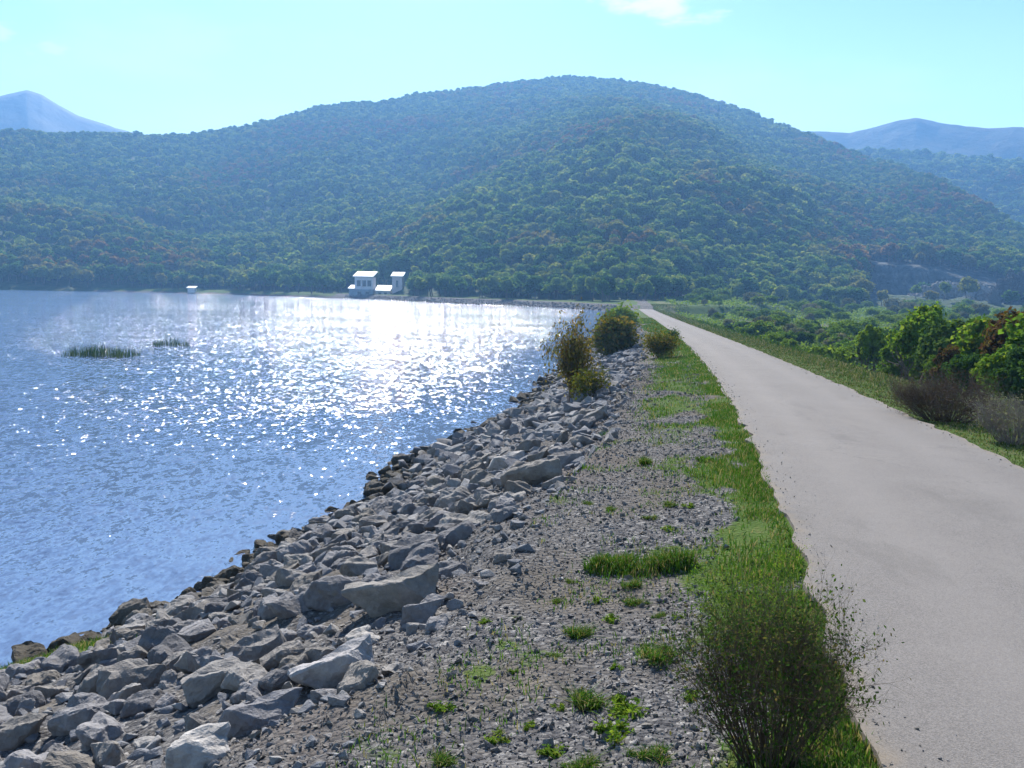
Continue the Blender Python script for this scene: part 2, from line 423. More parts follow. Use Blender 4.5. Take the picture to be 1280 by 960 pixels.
def mk_water():
    m, nt = mat('lake_water')
    P = geo_pos(nt)
    mp = nd(nt, 'ShaderNodeMapping', {'Vector': P, 'Rotation': (0, 0, R(12)), 'Scale': (1.5, .8, 1)})
    n3 = noise(nt, P, .035, 3, .5)
    calm = mth(nt, 'MULTIPLY', attr(nt, 'chop'), mrange(nt, n3.outputs[0], .3, .62, .6, 1.0))
    acc = None
    for sc_, amp, vec, dst in ((2.4, 1.5, mp.outputs[0], .5), (6.5, 1.75, mp.outputs[0], .3), (17.0, 1.1, mp.outputs[0], 0), (.4, .35, P, 0)):
        v = nd(nt, 'ShaderNodeVectorMath', {0: noise(nt, vec, sc_, 1.5, .5, dst).outputs[1], 1: (.5, .5, .5)}, operation='SUBTRACT').outputs[0]
        v = nd(nt, 'ShaderNodeVectorMath', {0: v, 'Scale': amp}, operation='SCALE').outputs[0]
        acc = v if acc is None else nd(nt, 'ShaderNodeVectorMath', {0: acc, 1: v}, operation='ADD').outputs[0]
    acc = nd(nt, 'ShaderNodeVectorMath', {0: acc, 'Scale': calm}, operation='SCALE').outputs[0]
    acc = nd(nt, 'ShaderNodeVectorMath', {0: acc, 1: (1, 1, 0)}, operation='MULTIPLY').outputs[0]
    acc = nd(nt, 'ShaderNodeVectorMath', {0: acc, 1: (0, 0, 1)}, operation='ADD').outputs[0]
    nrm = nd(nt, 'ShaderNodeVectorMath', {0: acc}, operation='NORMALIZE').outputs[0]
    c = mixc(nt, n3.outputs[0], (.085, .135, .245), (.10, .15, .265))
    p = principled(nt, c, .085, nrm, .5)
    p.inputs['IOR'].default_value = 1.33
    return m
M['water'] = mk_water()

def mk_hill():
    m, nt = mat('hill_forest_floor')
    P = geo_pos(nt)
    a, b = noise(nt, P, .02, 4), noise(nt, P, .3, 5, .6)
    c = ramp(nt, b.outputs[0], [(.3, (.025, .045, .018)), (.55, (.05, .075, .03)), (.75, (.12, .10, .05))])
    q = ramp(nt, b.outputs[0], [(.3, (.03, .036, .036)), (.55, (.075, .08, .08)), (.75, (.20, .195, .19))])
    c = mixc(nt, attr(nt, 'quarry'), c, q)
    principled(nt, c, .95, bump(nt, b.outputs[0], .8, 2.0), .1)
    return m
M['hill'] = mk_hill()
def mk_mount(name, stops, sc):
    m, nt = mat(name)
    n = noise(nt, geo_pos(nt), sc, 6, .65)
    principled(nt, ramp(nt, n.outputs[0], stops), .95, bump(nt, n.outputs[0], .7, 12), .1)
    return m
M['mountain'] = mk_mount('bare_mountain_rock', [(.35, (.09, .105, .13)), (.6, (.14, .15, .17))], .006)
M['farhill'] = mk_mount('distant_wooded_slope', [(.35, (.02, .026, .016)), (.5, (.036, .036, .022)), (.65, (.06, .045, .03))], .03)

def flat(name, c, rough=.7, spec=.3, var=.12, scale=3):
    m, nt = mat(name)
    n = noise(nt, geo_pos(nt), scale, 4)
    k = ramp(nt, n.outputs[0], [(.3, tuple(x * (1 - var) for x in c)), (.7, tuple(min(1, x * (1 + var)) for x in c))])
    principled(nt, k, rough, None, spec); return m
M['plaster'] = flat('weathered_plaster', (.68, .65, .66))
M['plaster2'] = flat('pink_grey_plaster', (.70, .58, .60))
M['bluewall'] = flat('grey_blue_render', (.27, .31, .36))
M['roofmetal'] = flat('pale_sheet_metal', (.78, .78, .78), .65, .3, .04)
M['concrete'] = flat('dark_concrete', (.22, .20, .20))
M['redbrick'] = flat('dark_red_base', (.20, .09, .09))
M['glass'] = flat('dark_window_glass', (.03, .05, .08), .12, .6)

# ------------------------------------------------------------------ ground sheet
O0 = np.array([0.0, -5.0])
nr, na = 640, 820
rr = np.concatenate([np.geomspace(1.2, 60, 420, endpoint=False), np.geomspace(60, 560, nr - 420)])
aa = np.radians(np.linspace(-64, 64, na))
X = O0[0] + rr[:, None] * np.sin(aa)[None]; Y = O0[1] + rr[:, None] * np.cos(aa)[None]
Z = land(X, Y)
CX, CY = [float(q) for q in hit(30, 836)[:2]]
def masks(x, y):
    xc = road_x(y); t = xc - HW - x; u = x - xc - HW; tw = water_t(y)
    nz = fbm(x * .55, y * .55, 60, 4)
    nzs = fbm(x * 1.8, y * 1.8, 61, 3)
    wv = .36 + .12 * np.exp(-((y - 5) / 3) ** 2) + .9 * (fbm(y * .7, y * 0 + 3, 62, 2) - .5)
    grass = np.where(t > -.3, np.clip((1.0 - (t - wv) * 2.2) * np.clip(.25 + 2.2 * (fbm(x * 1.7, y * 1.7, 63, 3) - .22), 0, 1), 0, 1), 0)
    c2 = sstep(9, 19, y) * np.clip(1 - np.abs(t - 1.15) / 1.5, 0, 1)
    grass = np.maximum(grass, c2 * np.clip((nz - .28) * 4, 0, 1) * .95 * np.where(t > 0, 1, 0))
    grass = np.maximum(grass, np.where((t > 0) & (t < T1 + .2), np.clip((nzs - .60) * 4, 0, .6), 0))
    onr = sstep(-.1, .1, u)
    grass = np.maximum(grass, onr * (.6 + .5 * nz))
    dry = onr * np.clip(.1 + .5 * sstep(.4, 3, u) - .55 * sstep(5, 11, u) + (nz - .5) * 1.0, 0, 1)
    far_s = (y - shore_y(x)) * .75
    farl = (y > 150) & (t > 0) & (far_s > -4)
    grass = np.where(farl, np.where(x > -75, sstep(4, 9, far_s) * .8, sstep(.5, 3, far_s) * 1.0), grass)
    dry = np.where(farl, np.where(x > -75, .15, .35), dry)
    bare = np.exp(-((y - (150 + 16 * np.sin(x * .05))) / 20) ** 2) * sstep(9, 14, u) * .5
    bare = np.maximum(bare, np.exp(-((t - 2.6) / .8) ** 2) * np.where(t > 0, 1, 0) * np.clip((fbm(x * .9, y * .9, 66, 3) - .42) * 4, 0, 1) * .7)
    wet = np.where((t > T1) & (y < 205), sstep(.5, .08, (tw - t) * .3), 0)
    c3 = np.where((y < 12.5) & (t > T1), sstep(1.3, .6, np.hypot((x - CX) / 1.3, y - CY)), 0)
    grass = np.maximum(grass, c3); dry = np.maximum(dry, c3 * .4)
    return grass, dry, bare, wet
gA, gD, gB, gW = masks(X, Y)
ground = obj('ground', mk_mesh('ground', np.stack([X, Y, Z], -1).reshape(-1, 3), grid_faces(nr, na)[:, ::-1], [M['ground']], attrs={'grass': gA.ravel(), 'dry': gD.ravel(), 'bare': gB.ravel(), 'wet': gW.ravel()}, smooth=True), kind='structure')

# ------------------------------------------------------------------ road
ys = np.concatenate([np.arange(-7, 40, .15), np.arange(40, 246, .8)])
ss = np.array([-1, -.995, -.9, -.7, -.45, -.2, 0, .2, .45, .7, .9, .995, 1])
el = HW + (fbm(ys * 1.7, ys * 0, 70, 4) - .5) * .22; er = HW + (fbm(ys * 1.7, ys * 0 + 9, 71, 4) - .5) * .22
lat = np.where(ss[None] < 0, ss[None] * el[:, None], ss[None] * er[:, None])
dx = np.gradient(road_x(ys), ys); nl = np.sqrt(1 + dx ** 2)
RX = road_x(ys)[:, None] + lat / nl[:, None] * 1.0; RY = ys[:, None] - lat * (dx / nl)[:, None] * .0
RZ = road_z(ys)[:, None] + .02 * (1 - (ss[None] ** 2)) + (fbm(RX * .8, RY * .8, 72, 3) - .5) * .025
RZ = RZ - np.where(np.abs(ss[None]) == 1, .09, 0)
obj('road', mk_mesh('road', np.stack([RX, RY, RZ], -1).reshape(-1, 3), grid_faces(len(ys), len(ss))[:, ::-1], [M['road']], attrs={'side': np.broadcast_to(ss, RX.shape).ravel()}, smooth=False), kind='structure')

# ------------------------------------------------------------------ water
wy = np.concatenate([np.arange(-40, 60, 1.0), np.arange(60, 236, 3.0), np.arange(240, 540, 8.)])
wright = np.where(wy < 236, road_x(np.minimum(wy, 236)) - .2, 30 - (wy - 236) * .45)
k = np.concatenate([np.linspace(0, .06, 24), np.linspace(.065, 1, 60)])
WX = wright[:, None] - k[None] * (wright[:, None] + 900); WY = np.broadcast_to(wy[:, None], WX.shape)
tt = road_x(WY) - HW - WX - water_t(WY)
chop = .45 + .55 * sstep(0, 9, tt)
chop = chop * (.72 + .28 * sstep(10, 45, WY))
obj('water', mk_mesh('water', np.stack([WX, WY, np.zeros_like(WX)], -1).reshape(-1, 3), grid_faces(len(wy), len(k)), [M['water']], attrs={'chop': chop.ravel()}, smooth=True), kind='structure')

# ------------------------------------------------------------------ hill and ranges
hr = np.concatenate([np.linspace(225, 640, 170), np.linspace(645, 1300, 110)])
ha = np.radians(np.linspace(-46, 46, 420))
HX = hr[:, None] * np.sin(ha)[None]; HY = hr[:, None] * np.cos(ha)[None]
HZ = hill_z(HX, HY)
hu = 640 + F * np.tan(ha)
qa = quarry(hu)[None] * sstep(395, 420, hr)[:, None] * sstep(540, 485, hr)[:, None]
obj('hill', mk_mesh('hill', np.stack([HX, HY, HZ], -1).reshape(-1, 3), grid_faces(len(hr), len(ha))[:, ::-1], [M['hill']], attrs={'quarry': qa.ravel()}, smooth=True), kind='structure')

def rangemesh(name, us, vs, r, depth, m, amp, seed, base=0):
    n, k = 260, 60
    ua = np.linspace(us[0], us[-1], n)
    q = np.linspace(0, 1.6, k)
    ta = np.array([az_u(u) for u in ua]); an = np.arctan(ta)
    e = (349 + .021 * ua - np.interp(ua, us, vs)) / F
    rads = r - depth * (1 - q[:, None]) + 0 * an[None]
    x, y = rads * np.sin(an), rads * np.cos(an)
    top = 4.8 + e * r * np.cos(an)
    g = np.where(q < 1, q ** 1.2, 1 - (q - 1) ** 2 * 1.6)[:, None]
    z = base + (top[None] - base) * g
    z = z + amp * (fbm(x / (depth * .16), y / (depth * .16), seed, 5) - .5) * np.sin(np.pi * np.clip(q * .94, 0, 1))[:, None] + amp * .12 * (fbm(x / 50, y / 50, seed + 3, 3) - .5)
    return obj(name, mk_mesh(name, np.stack([x, y, z], -1).reshape(-1, 3), grid_faces(k, n)[:, ::-1], [m], smooth=True), kind='structure'), (an, rads, x, y, z)
rangemesh('mountain', [-260, -120, -60, 0, 20, 42, 60, 80, 105, 130, 150, 200, 260, 330], [158, 148, 137, 130, 126, 121, 126, 138, 151, 159, 166, 178, 192, 215], 1480, 480, M['mountain'], 16, 80)
rangemesh('far_hills', [960, 1000, 1050, 1080, 1110, 1130, 1160, 1190, 1220, 1250, 1280, 1340, 1500], [172, 169, 172, 165, 156, 153, 160, 165, 166, 164, 166, 160, 170], 1460, 450, M['farhill'], 34, 83)
_, mid_g = rangemesh('wooded_ridge_slope', [1040, 1090, 1140, 1200, 1280, 1400, 1560], [200, 199, 203, 208, 210, 200, 205], 1080, 420, M['hill'], 40, 86)

# ------------------------------------------------------------------ rocks
def hull_rock(rg, npts, dims, sub=2, disp=.05, bev=.0):
    bm = bmesh.new()
    p = rg.uniform(-1, 1, (npts, 3)); p = p / np.maximum(np.max(np.abs(p), axis=1, keepdims=True), .6) * rg.uniform(.75, 1, (npts, 1))
    p = p * np.array(dims) / 2
    if dims[2] < .45: p[:, 2] = np.sign(p[:, 2] + .02) * dims[2] / 2 * rg.uniform(.8, 1, npts) + p[:, 0] * rg.normal(0, .12); p[:, :2] *= np.where(p[:, 2:3] > 0, .92, 1.0)
    for q in p: bm.verts.new(q)
    r = bmesh.ops.convex_hull(bm, input=bm.verts)
    bmesh.ops.delete(bm, geom=[v for v in bm.verts if not v.link_faces], context='VERTS')
    bmesh.ops.dissolve_limit(bm, angle_limit=R(9), verts=bm.verts, edges=bm.edges)
    if bev: bmesh.ops.bevel(bm, geom=list(bm.edges), offset=bev, segments=1, affect='EDGES', clamp_overlap=True)
    bmesh.ops.triangulate(bm, faces=bm.faces)
    if sub:
        for _ in range(sub):
            es = [e for e in bm.edges if e.calc_length() > .09]
            if es: bmesh.ops.subdivide_edges(bm, edges=es, cuts=1, use_grid_fill=False)
            bmesh.ops.triangulate(bm, faces=bm.faces)
        bm.normal_update()
        for v in bm.verts:
            a = vnoise(v.co.x * 6 + 7, v.co.y * 6 + v.co.z * 5, 3) - .5
            b = vnoise(v.co.x * 17 + 7, v.co.y * 17 + v.co.z * 15, 5) - .5
            v.co += v.normal * float(a * disp + b * disp * .5)
    bm.verts.index_update()
    V = np.array([v.co[:] for v in bm.verts]); T = np.array([[v.index for v in f.verts] for f in bm.faces])
    bm.free()
    return V, T
protos = []
for i in range(16):
    dims = [(1, .72, .34), (1, .8, .5), (1, .62, .42), (1, .9, .62)][i % 4]
    V, T = hull_rock(rng, [13, 17, 15, 20][i % 4], dims, 3, .075, .03)
    protos.append(mk_mesh('boulder', V, T, [M['rock']], smooth=False))
low = [hull_rock(rng, 11, (1, rng.uniform(.65, .9), rng.uniform(.35, .65)), 0, 0, .06) for _ in range(14)]
tiny = [hull_rock(rng, 8, (1, rng.uniform(.65, .95), rng.uniform(.45, .7)), 0) for _ in range(8)]

def slope_rot(x, y, yaw, jit, rg):
    e = .25
    gx = (land(x + e, y, False) - land(x - e, y, False)) / (2 * e); gy = (land(x, y + e, False) - land(x, y - e, False)) / (2 * e)
    n = Vector((-float(gx) * .7 + rg.normal(0, jit), -float(gy) * .7 + rg.normal(0, jit), 1)).normalized()
    return (Vector((0, 0, 1)).rotation_difference(n).to_matrix() @ Matrix.Rotation(yaw, 3, 'Z'))

pale_mesh = {}
for i in (0, 4, 8):
    pale_mesh[i] = protos[i].copy(); pale_mesh[i].materials.clear(); pale_mesh[i].materials.append(M['pale'])
placed = []      # x, y, size
KEY = [  # u, v(centre), width px, proto, yaw deg, tilt jitter, label
    (414, 838, 112, 0, 10, .03, 'large pale flat-topped slab at the gravel edge, brightest boulder on the bank'),
    (326, 893, 108, 4, -12, .05, 'pale wedge-shaped boulder just below the brightest slab, dark shaded front'),
    (268, 945, 92, 8, 5, .04, 'flat grey slab cut by the bottom edge, nearest of the pale slabs'),
    (282, 848, 92, 12, 25, .16, 'long tilted slab with pale top and black underside left of the brightest slab'),
    (322, 815, 66, 2, 22, .14, 'tilted pale slab leaning on the long tilted slab behind it'),
    (102, 892, 66, 5, 0, .1, 'dark pyramid-topped boulder low on the bank towards the grassy corner'),
    (180, 884, 46, 1, 8, .05, 'small pale boulder with flat top standing alone in fine gravel'),
    (28, 918, 60, 6, 12, .08, 'dark broad boulder at the lower left corner of the bank'),
    (97, 786, 52, 3, 0, .05, 'black blocky boulder standing at the water beside the grassy corner'),
    (58, 788, 44, 7, 0, .05, 'brownish rounded boulder at the water, beside the black blocky one'),
    (172, 846, 82, 10, 32, .1, 'long narrow grey slab slanting up the lower bank'),
    (392, 782, 36, 11, 60, .25, 'upright dark boulder wedged behind the long tilted slab'),
    (488, 742, 128, 0, -15, .04, 'broadest flat grey slab, partly buried at the edge of the gravel'),
    (534, 758, 68, 14, 8, .06, 'dark low boulder lying against the broadest flat slab'),
    (462, 796, 62, 8, 40, .04, 'smooth pale slab between the brightest slab and the broadest one'),
    (520, 684, 80, 6, 6, .06, 'wide dark-fronted boulder in mid bank above the broadest slab'),
    (668, 598, 78, 13, -6, .05, 'big dark-fronted boulder at the top of the bank, farthest of the large ones'),
    (530, 644, 66, 9, 4, .1, 'dark angular boulder in mid bank behind the wide dark-fronted one'),
    (568, 664, 46, 15, 20, .1, 'dark notched boulder at the gravel edge right of the wide dark-fronted one'),
    (562, 708, 54, 5, 10, .08, 'dark flat boulder at the gravel edge below the notched one'),
    (634, 572, 64, 4, 0, .03, 'long pale flat slab beside the farthest big boulder'),
    (728, 547, 36, 11, 0, .05, 'small rounded bluish boulder at the top of the bank below the orange shrub'),
    (706, 572, 50, 2, 12, .1, 'dark cracked boulder at the top of the bank behind the farthest big one'),
    (450, 712, 44, 7, 20, .1, 'dark squat boulder on the lower side of the broadest slab'),
]
ROCKG = 'boulders of the stone bank'
for (u, v, w, pi, yaw, jit, lab) in KEY:
    p = hit(u, v + w * .16)
    d = np.linalg.norm(p - EYE); s = w * d / F * 1.08
    o = thing('boulder', lab, 'boulder', (p[0], p[1], land(p[0], p[1]) + s * .10), 0, s, ROCKG, pale_mesh[pi] if pi in pale_mesh and ('pale' in lab or 'smooth' in lab) else protos[pi])
    o.rotation_euler = slope_rot(p[0], p[1], R(yaw), jit, rng).to_euler()
    placed.append((p[0], p[1], s))
cand = []
for y0, y1, n, smin, smax in ((2.2, 14, 2400, .12, .62), (10, 26, 3200, .14, .70), (24, 55, 3600, .2, .75), (50, 110, 2600, .28, .7), (105, 205, 1800, .4, .9)):
    yy = rng.uniform(y0, y1, n); tw = water_t(yy)
    q = rng.beta(1.35, 1.0, n)
    t = T1 - .1 + (tw - T1 + .6) * q + .5 * (fbm(yy * .6, yy * 0, 88, 2) - .5)
    x = road_x(yy) - HW - t
    s = smin + (smax - smin) * rng.beta(.9, 2.6, n)
    s = np.where(q > .85, s * 1.1, s)
    s = np.where(t < T1 + .5, s * .62, s)
    for a in zip(x, yy, s, t, tw): cand.append(a)
cand.sort(key=lambda a: -a[2])
cell = {}
def ok_place(x, y, s, f=.40, key=False):
    if math.hypot((x - CX) / 1.3, y - CY) < 1.0 and s < 5 and not key: return False
    c = (int(x // 1.0), int(y // 1.0))
    for i in (-1, 0, 1):
        for j in (-1, 0, 1):
            for (a, b, r) in cell.get((c[0] + i, c[1] + j), ()):
                if (a - x) ** 2 + (b - y) ** 2 < (f * (r + s)) ** 2: return False
    cell.setdefault(c, []).append((x, y, s)); return True
for (x, y, s) in placed: ok_place(x, y, s, key=True)
keep = [a for a in cand if ok_place(a[0], a[1], a[2], .31)]
K = np.array(keep)
K = np.column_stack([K, land(K[:, 0], K[:, 1])])
pu, pv, dep = project(K[:, [0, 1, 5]])
inview = (pu > -25) & (pu < 1300) & (pv > 300) & (pv < 985)
px = np.where(inview, K[:, 2] * F / dep, 0)
order = np.argsort(-px)
n_ind = 276
small_rocks = []
for rank, i in enumerate(order):
    x, y, s, t, tw, z = K[i]
    if rank < n_ind:
        f = (t - T1) / (tw - T1)
        zone = 'in the wet waterline row' if f > .86 else 'on the lower bank' if f > .55 else 'in mid bank' if f > .22 else 'at the gravel edge'
        where = 'near the grassy corner' if y < 9 else 'beside the big dark-fronted boulders' if y < 18 else 'short of the orange shrub' if y < 34 else 'beyond the orange shrub'
        kind = 'stone' if s < .24 else 'boulder' if s < .42 else 'big boulder'
        shape = ('flat slab-like', 'angular', 'long angular', 'blocky')[int(rng.integers(4))]
        pi = {'flat slab-like': 0, 'angular': 1, 'long angular': 2, 'blocky': 3}[shape] + 4 * int(rng.integers(4))
        o = thing('boulder', f'{shape} grey {kind} {zone}, {where}', 'boulder', (x, y, z + s * .06), 0, s * rng.uniform(.92, 1.1), ROCKG, protos[pi])
        o.rotation_euler = slope_rot(x, y, rng.uniform(0, 6.28), .3, rng).to_euler()
    else: small_rocks.append((x, y, z, s))

def scatter_mesh(protoVT, P, S, rg, tilt=.5, sink=.1):
    Vs, Ts, rn, off = [], [], [], 0
    n = len(P); kind = rg.integers(0, len(protoVT), n)
    yaw = rg.uniform(0, 6.283, n); tx = rg.normal(0, tilt, n); ty = rg.normal(0, tilt, n)
    for k, (V, T) in enumerate(protoVT):
        I = np.where(kind == k)[0]
        if not len(I): continue
        c, s = np.cos(yaw[I]), np.sin(yaw[I]); ca, sa = np.cos(tx[I]), np.sin(tx[I]); cb, sb = np.cos(ty[I]), np.sin(ty[I])
        z0, o1 = np.zeros_like(c), np.ones_like(c)
        Rz = np.stack([np.stack([c, -s, z0], -1), np.stack([s, c, z0], -1), np.stack([z0, z0, o1], -1)], 1)
        Rx = np.stack([np.stack([o1, z0, z0], -1), np.stack([z0, ca, -sa], -1), np.stack([z0, sa, ca], -1)], 1)
        Ry = np.stack([np.stack([cb, z0, sb], -1), np.stack([z0, o1, z0], -1), np.stack([-sb, z0, cb], -1)], 1)
        W = np.einsum('nij,vj->nvi', Rx @ Ry @ Rz, V) * S[I][:, None, None] + P[I][:, None]
        W[:, :, 2] += (S[I] * sink)[:, None]
        Vs.append(W.reshape(-1, 3)); Ts.append((T[None] + (np.arange(len(I)) * len(V))[:, None, None] + off).reshape(-1, 3))
        rn.append(np.repeat(rg.uniform(0, 1, len(I)), len(V))); off += len(I) * len(V)
    return np.concatenate(Vs), np.concatenate(Ts), np.concatenate(rn)
SR = np.array(small_rocks)
# smaller rubble filling the gaps between the boulders
n = 15000
yy = 2.2 + (150 - 2.2) * rng.uniform(0, 1, n) ** 2.2; tw = water_t(yy)
t = T1 + (tw - T1 + .3) * rng.uniform(0, 1, n); x = road_x(yy) - HW - t
s = (.03 + rng.exponential(.035, n).clip(0, .12)) * (1 + yy / 60)
RB = np.column_stack([x, yy, land(x, yy), s])[np.hypot((x - CX) / 1.3, yy - CY) > .8]
A = np.concatenate([SR, RB])
V, T, rn = scatter_mesh(low, A[:, :3], A[:, 3], rng, .3, .08)
obj('riprap_rubble', mk_mesh('riprap_rubble', V, T, [M['rock']], attrs={'rnd': rn}), kind='stuff', label='grey rubble filling the bank between the boulders', category='rubble')
# far bank facing
n = 1500
fx = rng.uniform(-70, 26, n); fy = shore_y(fx) + rng.uniform(-.5, 5, n)
V, T, rn = scatter_mesh(low, np.column_stack([fx, fy, land(fx, fy)]), rng.uniform(.3, .9, n), rng, .3, .05)
obj('far_bank_rubble', mk_mesh('far_bank_rubble', V, T, [M['pebble']], attrs={'rnd': rn}), kind='stuff', label='grey stone facing of the far bank', category='rubble')
# pebbles on the crest
n = 70000
yy = 2.4 + 32 * rng.uniform(0, 1, n) ** 2.0; t = rng.uniform(.35, T1 + 1.2, n); x = road_x(yy) - HW - t
gm = masks(x, yy)[0]
sel = gm < rng.uniform(.2, .9, n)
x, yy = x[sel], yy[sel]; n = len(x)
s = np.minimum(.007 + rng.exponential(.0082, n), .07) * (1 + yy / 22)
zz_ = land(x, yy)
n2 = 1100                                   # loose stones strayed onto the road edges
y2 = 2.4 + 45 * rng.uniform(0, 1, n2) ** 1.8; d2 = np.minimum(np.abs(rng.normal(0, .16, n2)), .7); sd = np.where(rng.uniform(0, 1, n2) < .6, -1, 1)
x2 = road_x(y2) + sd * (HW - .06 - d2)
x, yy, zz_ = np.concatenate([x, x2]), np.concatenate([yy, y2]), np.concatenate([zz_, road_z(y2) + .012])
s = np.concatenate([s, (.006 + rng.exponential(.005, n2).clip(0, .02)) * (1 + y2 / 25)])
V, T, rn = scatter_mesh(tiny, np.column_stack([x, yy, zz_]), s, rng, .5, .12)
obj('gravel', mk_mesh('gravel', V, T, [M['pebble']], attrs={'rnd': rn}), kind='stuff', label='loose grey gravel on the crest beside the road', category='gravel')

# ------------------------------------------------------------------ grass
def blades(P, hgt, wid, rg, lean=.35):
    n = len(P)
    a = rg.uniform(0, 6.283, n); d = np.stack([np.cos(a), np.sin(a), np.zeros(n)], 1)
    b = rg.uniform(0, 6.283, n); w = np.stack([np.cos(b), np.sin(b), np.zeros(n)], 1) * (wid / 2)[:, None]
    l = (np.abs(rg.normal(0, lean, n)) * hgt)[:, None]
    up = np.array([0, 0, 1.])
    m = P + up * (hgt * .55)[:, None] + d * l * .35
    e = P + up * (hgt * rg.uniform(.82, 1, n))[:, None] + d * l
    V = np.stack([P - w, P + w, m + w * .8, m - w * .8, e], 1).reshape(-1, 3)
    k = np.arange(n) * 5
    T = np.concatenate([np.stack([k, k + 1, k + 2], 1), np.stack([k, k + 2, k + 3], 1), np.stack([k + 3, k + 2, k + 4], 1)])
    return V, T, np.repeat(rg.uniform(0, 1, n), 5)
def at(x, y): return np.column_stack([x, y, land(x, y) - .01])
parts = []
n = 46000                                   # left verge, near
yy = 2.4 + 22 * rng.uniform(0, 1, n) ** 1.6; t = np.abs(rng.normal(0, .36, n)) - .05; x = road_x(yy) - HW - t
sel = (masks(x, yy)[0] > rng.uniform(.25, .9, n)) & (fbm(x * 1.4, yy * 1.4, 90, 2) > rng.uniform(.24, .6, n)); x, yy = x[sel], yy[sel]
hh = (.025 + .075 * rng.beta(1.5, 2, len(x))) * (.4 + .9 * fbm(x * .8, yy * .8, 91, 2)) 
parts.append(blades(at(x, yy), hh, np.full(len(x), .007) * (1 + yy / 20), rng))
n = 110000                                  # crest turf
yy = 6 + 120 * rng.uniform(0, 1, n) ** 1.8; t = rng.uniform(-.05, T1 + .2, n); x = road_x(yy) - HW - t
sel = (masks(x, yy)[0] > rng.uniform(.3, .95, n)) & (rng.uniform(0, 1, n) < sstep(6, 16, yy)) & (fbm(x * 1.1, yy * 1.1, 94, 3) > rng.uniform(.2, .55, n)); x, yy = x[sel], yy[sel]
hh = (.03 + .06 * rng.uniform(0, 1, len(x))) * (1 + yy / 70)
parts.append(blades(at(x, yy), hh, .008 * (1 + yy / 18), rng, .42))
n = 16000                                   # thin weeds over the near gravel
yy = 2.4 + 12 * rng.uniform(0, 1, n) ** 1.5; t = rng.uniform(.5, T1 + .1, n); x = road_x(yy) - HW - t
sel = fbm(x * 1.8, yy * 1.8, 61, 3) > rng.uniform(.5, .68, n); x, yy = x[sel], yy[sel]
parts.append(blades(at(x, yy), rng.uniform(.02, .07, len(x)), np.full(len(x), .006) * (1 + yy / 20), rng, .6))
n = 4200                                    # grassy corner by the water
x = rng.normal(CX, .6, n); yy = rng.normal(CY, .42, n)
parts.append(blades(at(x, yy), rng.uniform(.04, .12, n), np.full(n, .012), rng, .6))
parts[-1] = (parts[-1][0], parts[-1][1], np.minimum(parts[-1][2] * 1.15, 1))
V = np.concatenate([p[0] for p in parts]); o = np.cumsum([0] + [len(p[0]) for p in parts[:-1]])
T = np.concatenate([p[1] + k for p, k in zip(parts, o)]); rn = np.concatenate([p[2] for p in parts])
obj('grass', mk_mesh('grass', V, T, [M['blade']], attrs={'rnd': rn}), kind='stuff', label='short green grass along the left verge of the road', category='grass')
parts = []
n = 60000
yy = 7 + 75 * rng.uniform(0, 1, n) ** 1.5; u = rng.uniform(0, 1, n) ** 1.2 * 5.5 - .04; x = road_x(yy) + HW + u
hh = (.02 + .07 * rng.uniform(0, 1, n) * np.clip(.3 + u, .3, 1.6)) * (.5 + fbm(x * .6, yy * .6, 93, 2))
parts.append(blades(at(x, yy), hh * (1 + .5 * sstep(1, 2.5, u)), .009 * (1 + yy / 12), rng, .45))
n = 24000
yy = rng.uniform(65, 225, n); u = rng.uniform(0, 1, n) ** 1.3 * 9 - .02; x = road_x(yy) + HW + u
parts.append(blades(at(x, yy), rng.uniform(.06, .22, n), .006 * (1 + yy / 9), rng, .5))
n = 14000
yy = rng.uniform(45, 130, n); u = rng.uniform(2, 60, n); x = road_x(yy) + HW + u
sel = masks(x, yy)[2] < .3; x, yy = x[sel], yy[sel]; n = len(x)
parts.append(blades(at(x, yy), rng.uniform(.2, .5, n), np.full(n, .14), rng, .7))
parts[-1] = (parts[-1][0], parts[-1][1], parts[-1][2] * .35)
V = np.concatenate([p[0] for p in parts]); o = np.cumsum([0] + [len(p[0]) for p in parts[:-1]])
T = np.concatenate([p[1] + k for p, k in zip(parts, o)]); rn = np.concatenate([p[2] for p in parts])
obj('dry_grass', mk_mesh('dry_grass', V, T, [M['dryblade']], attrs={'rnd': rn}), kind='stuff', label='half dry grass on the right verge and the field below', category='grass')

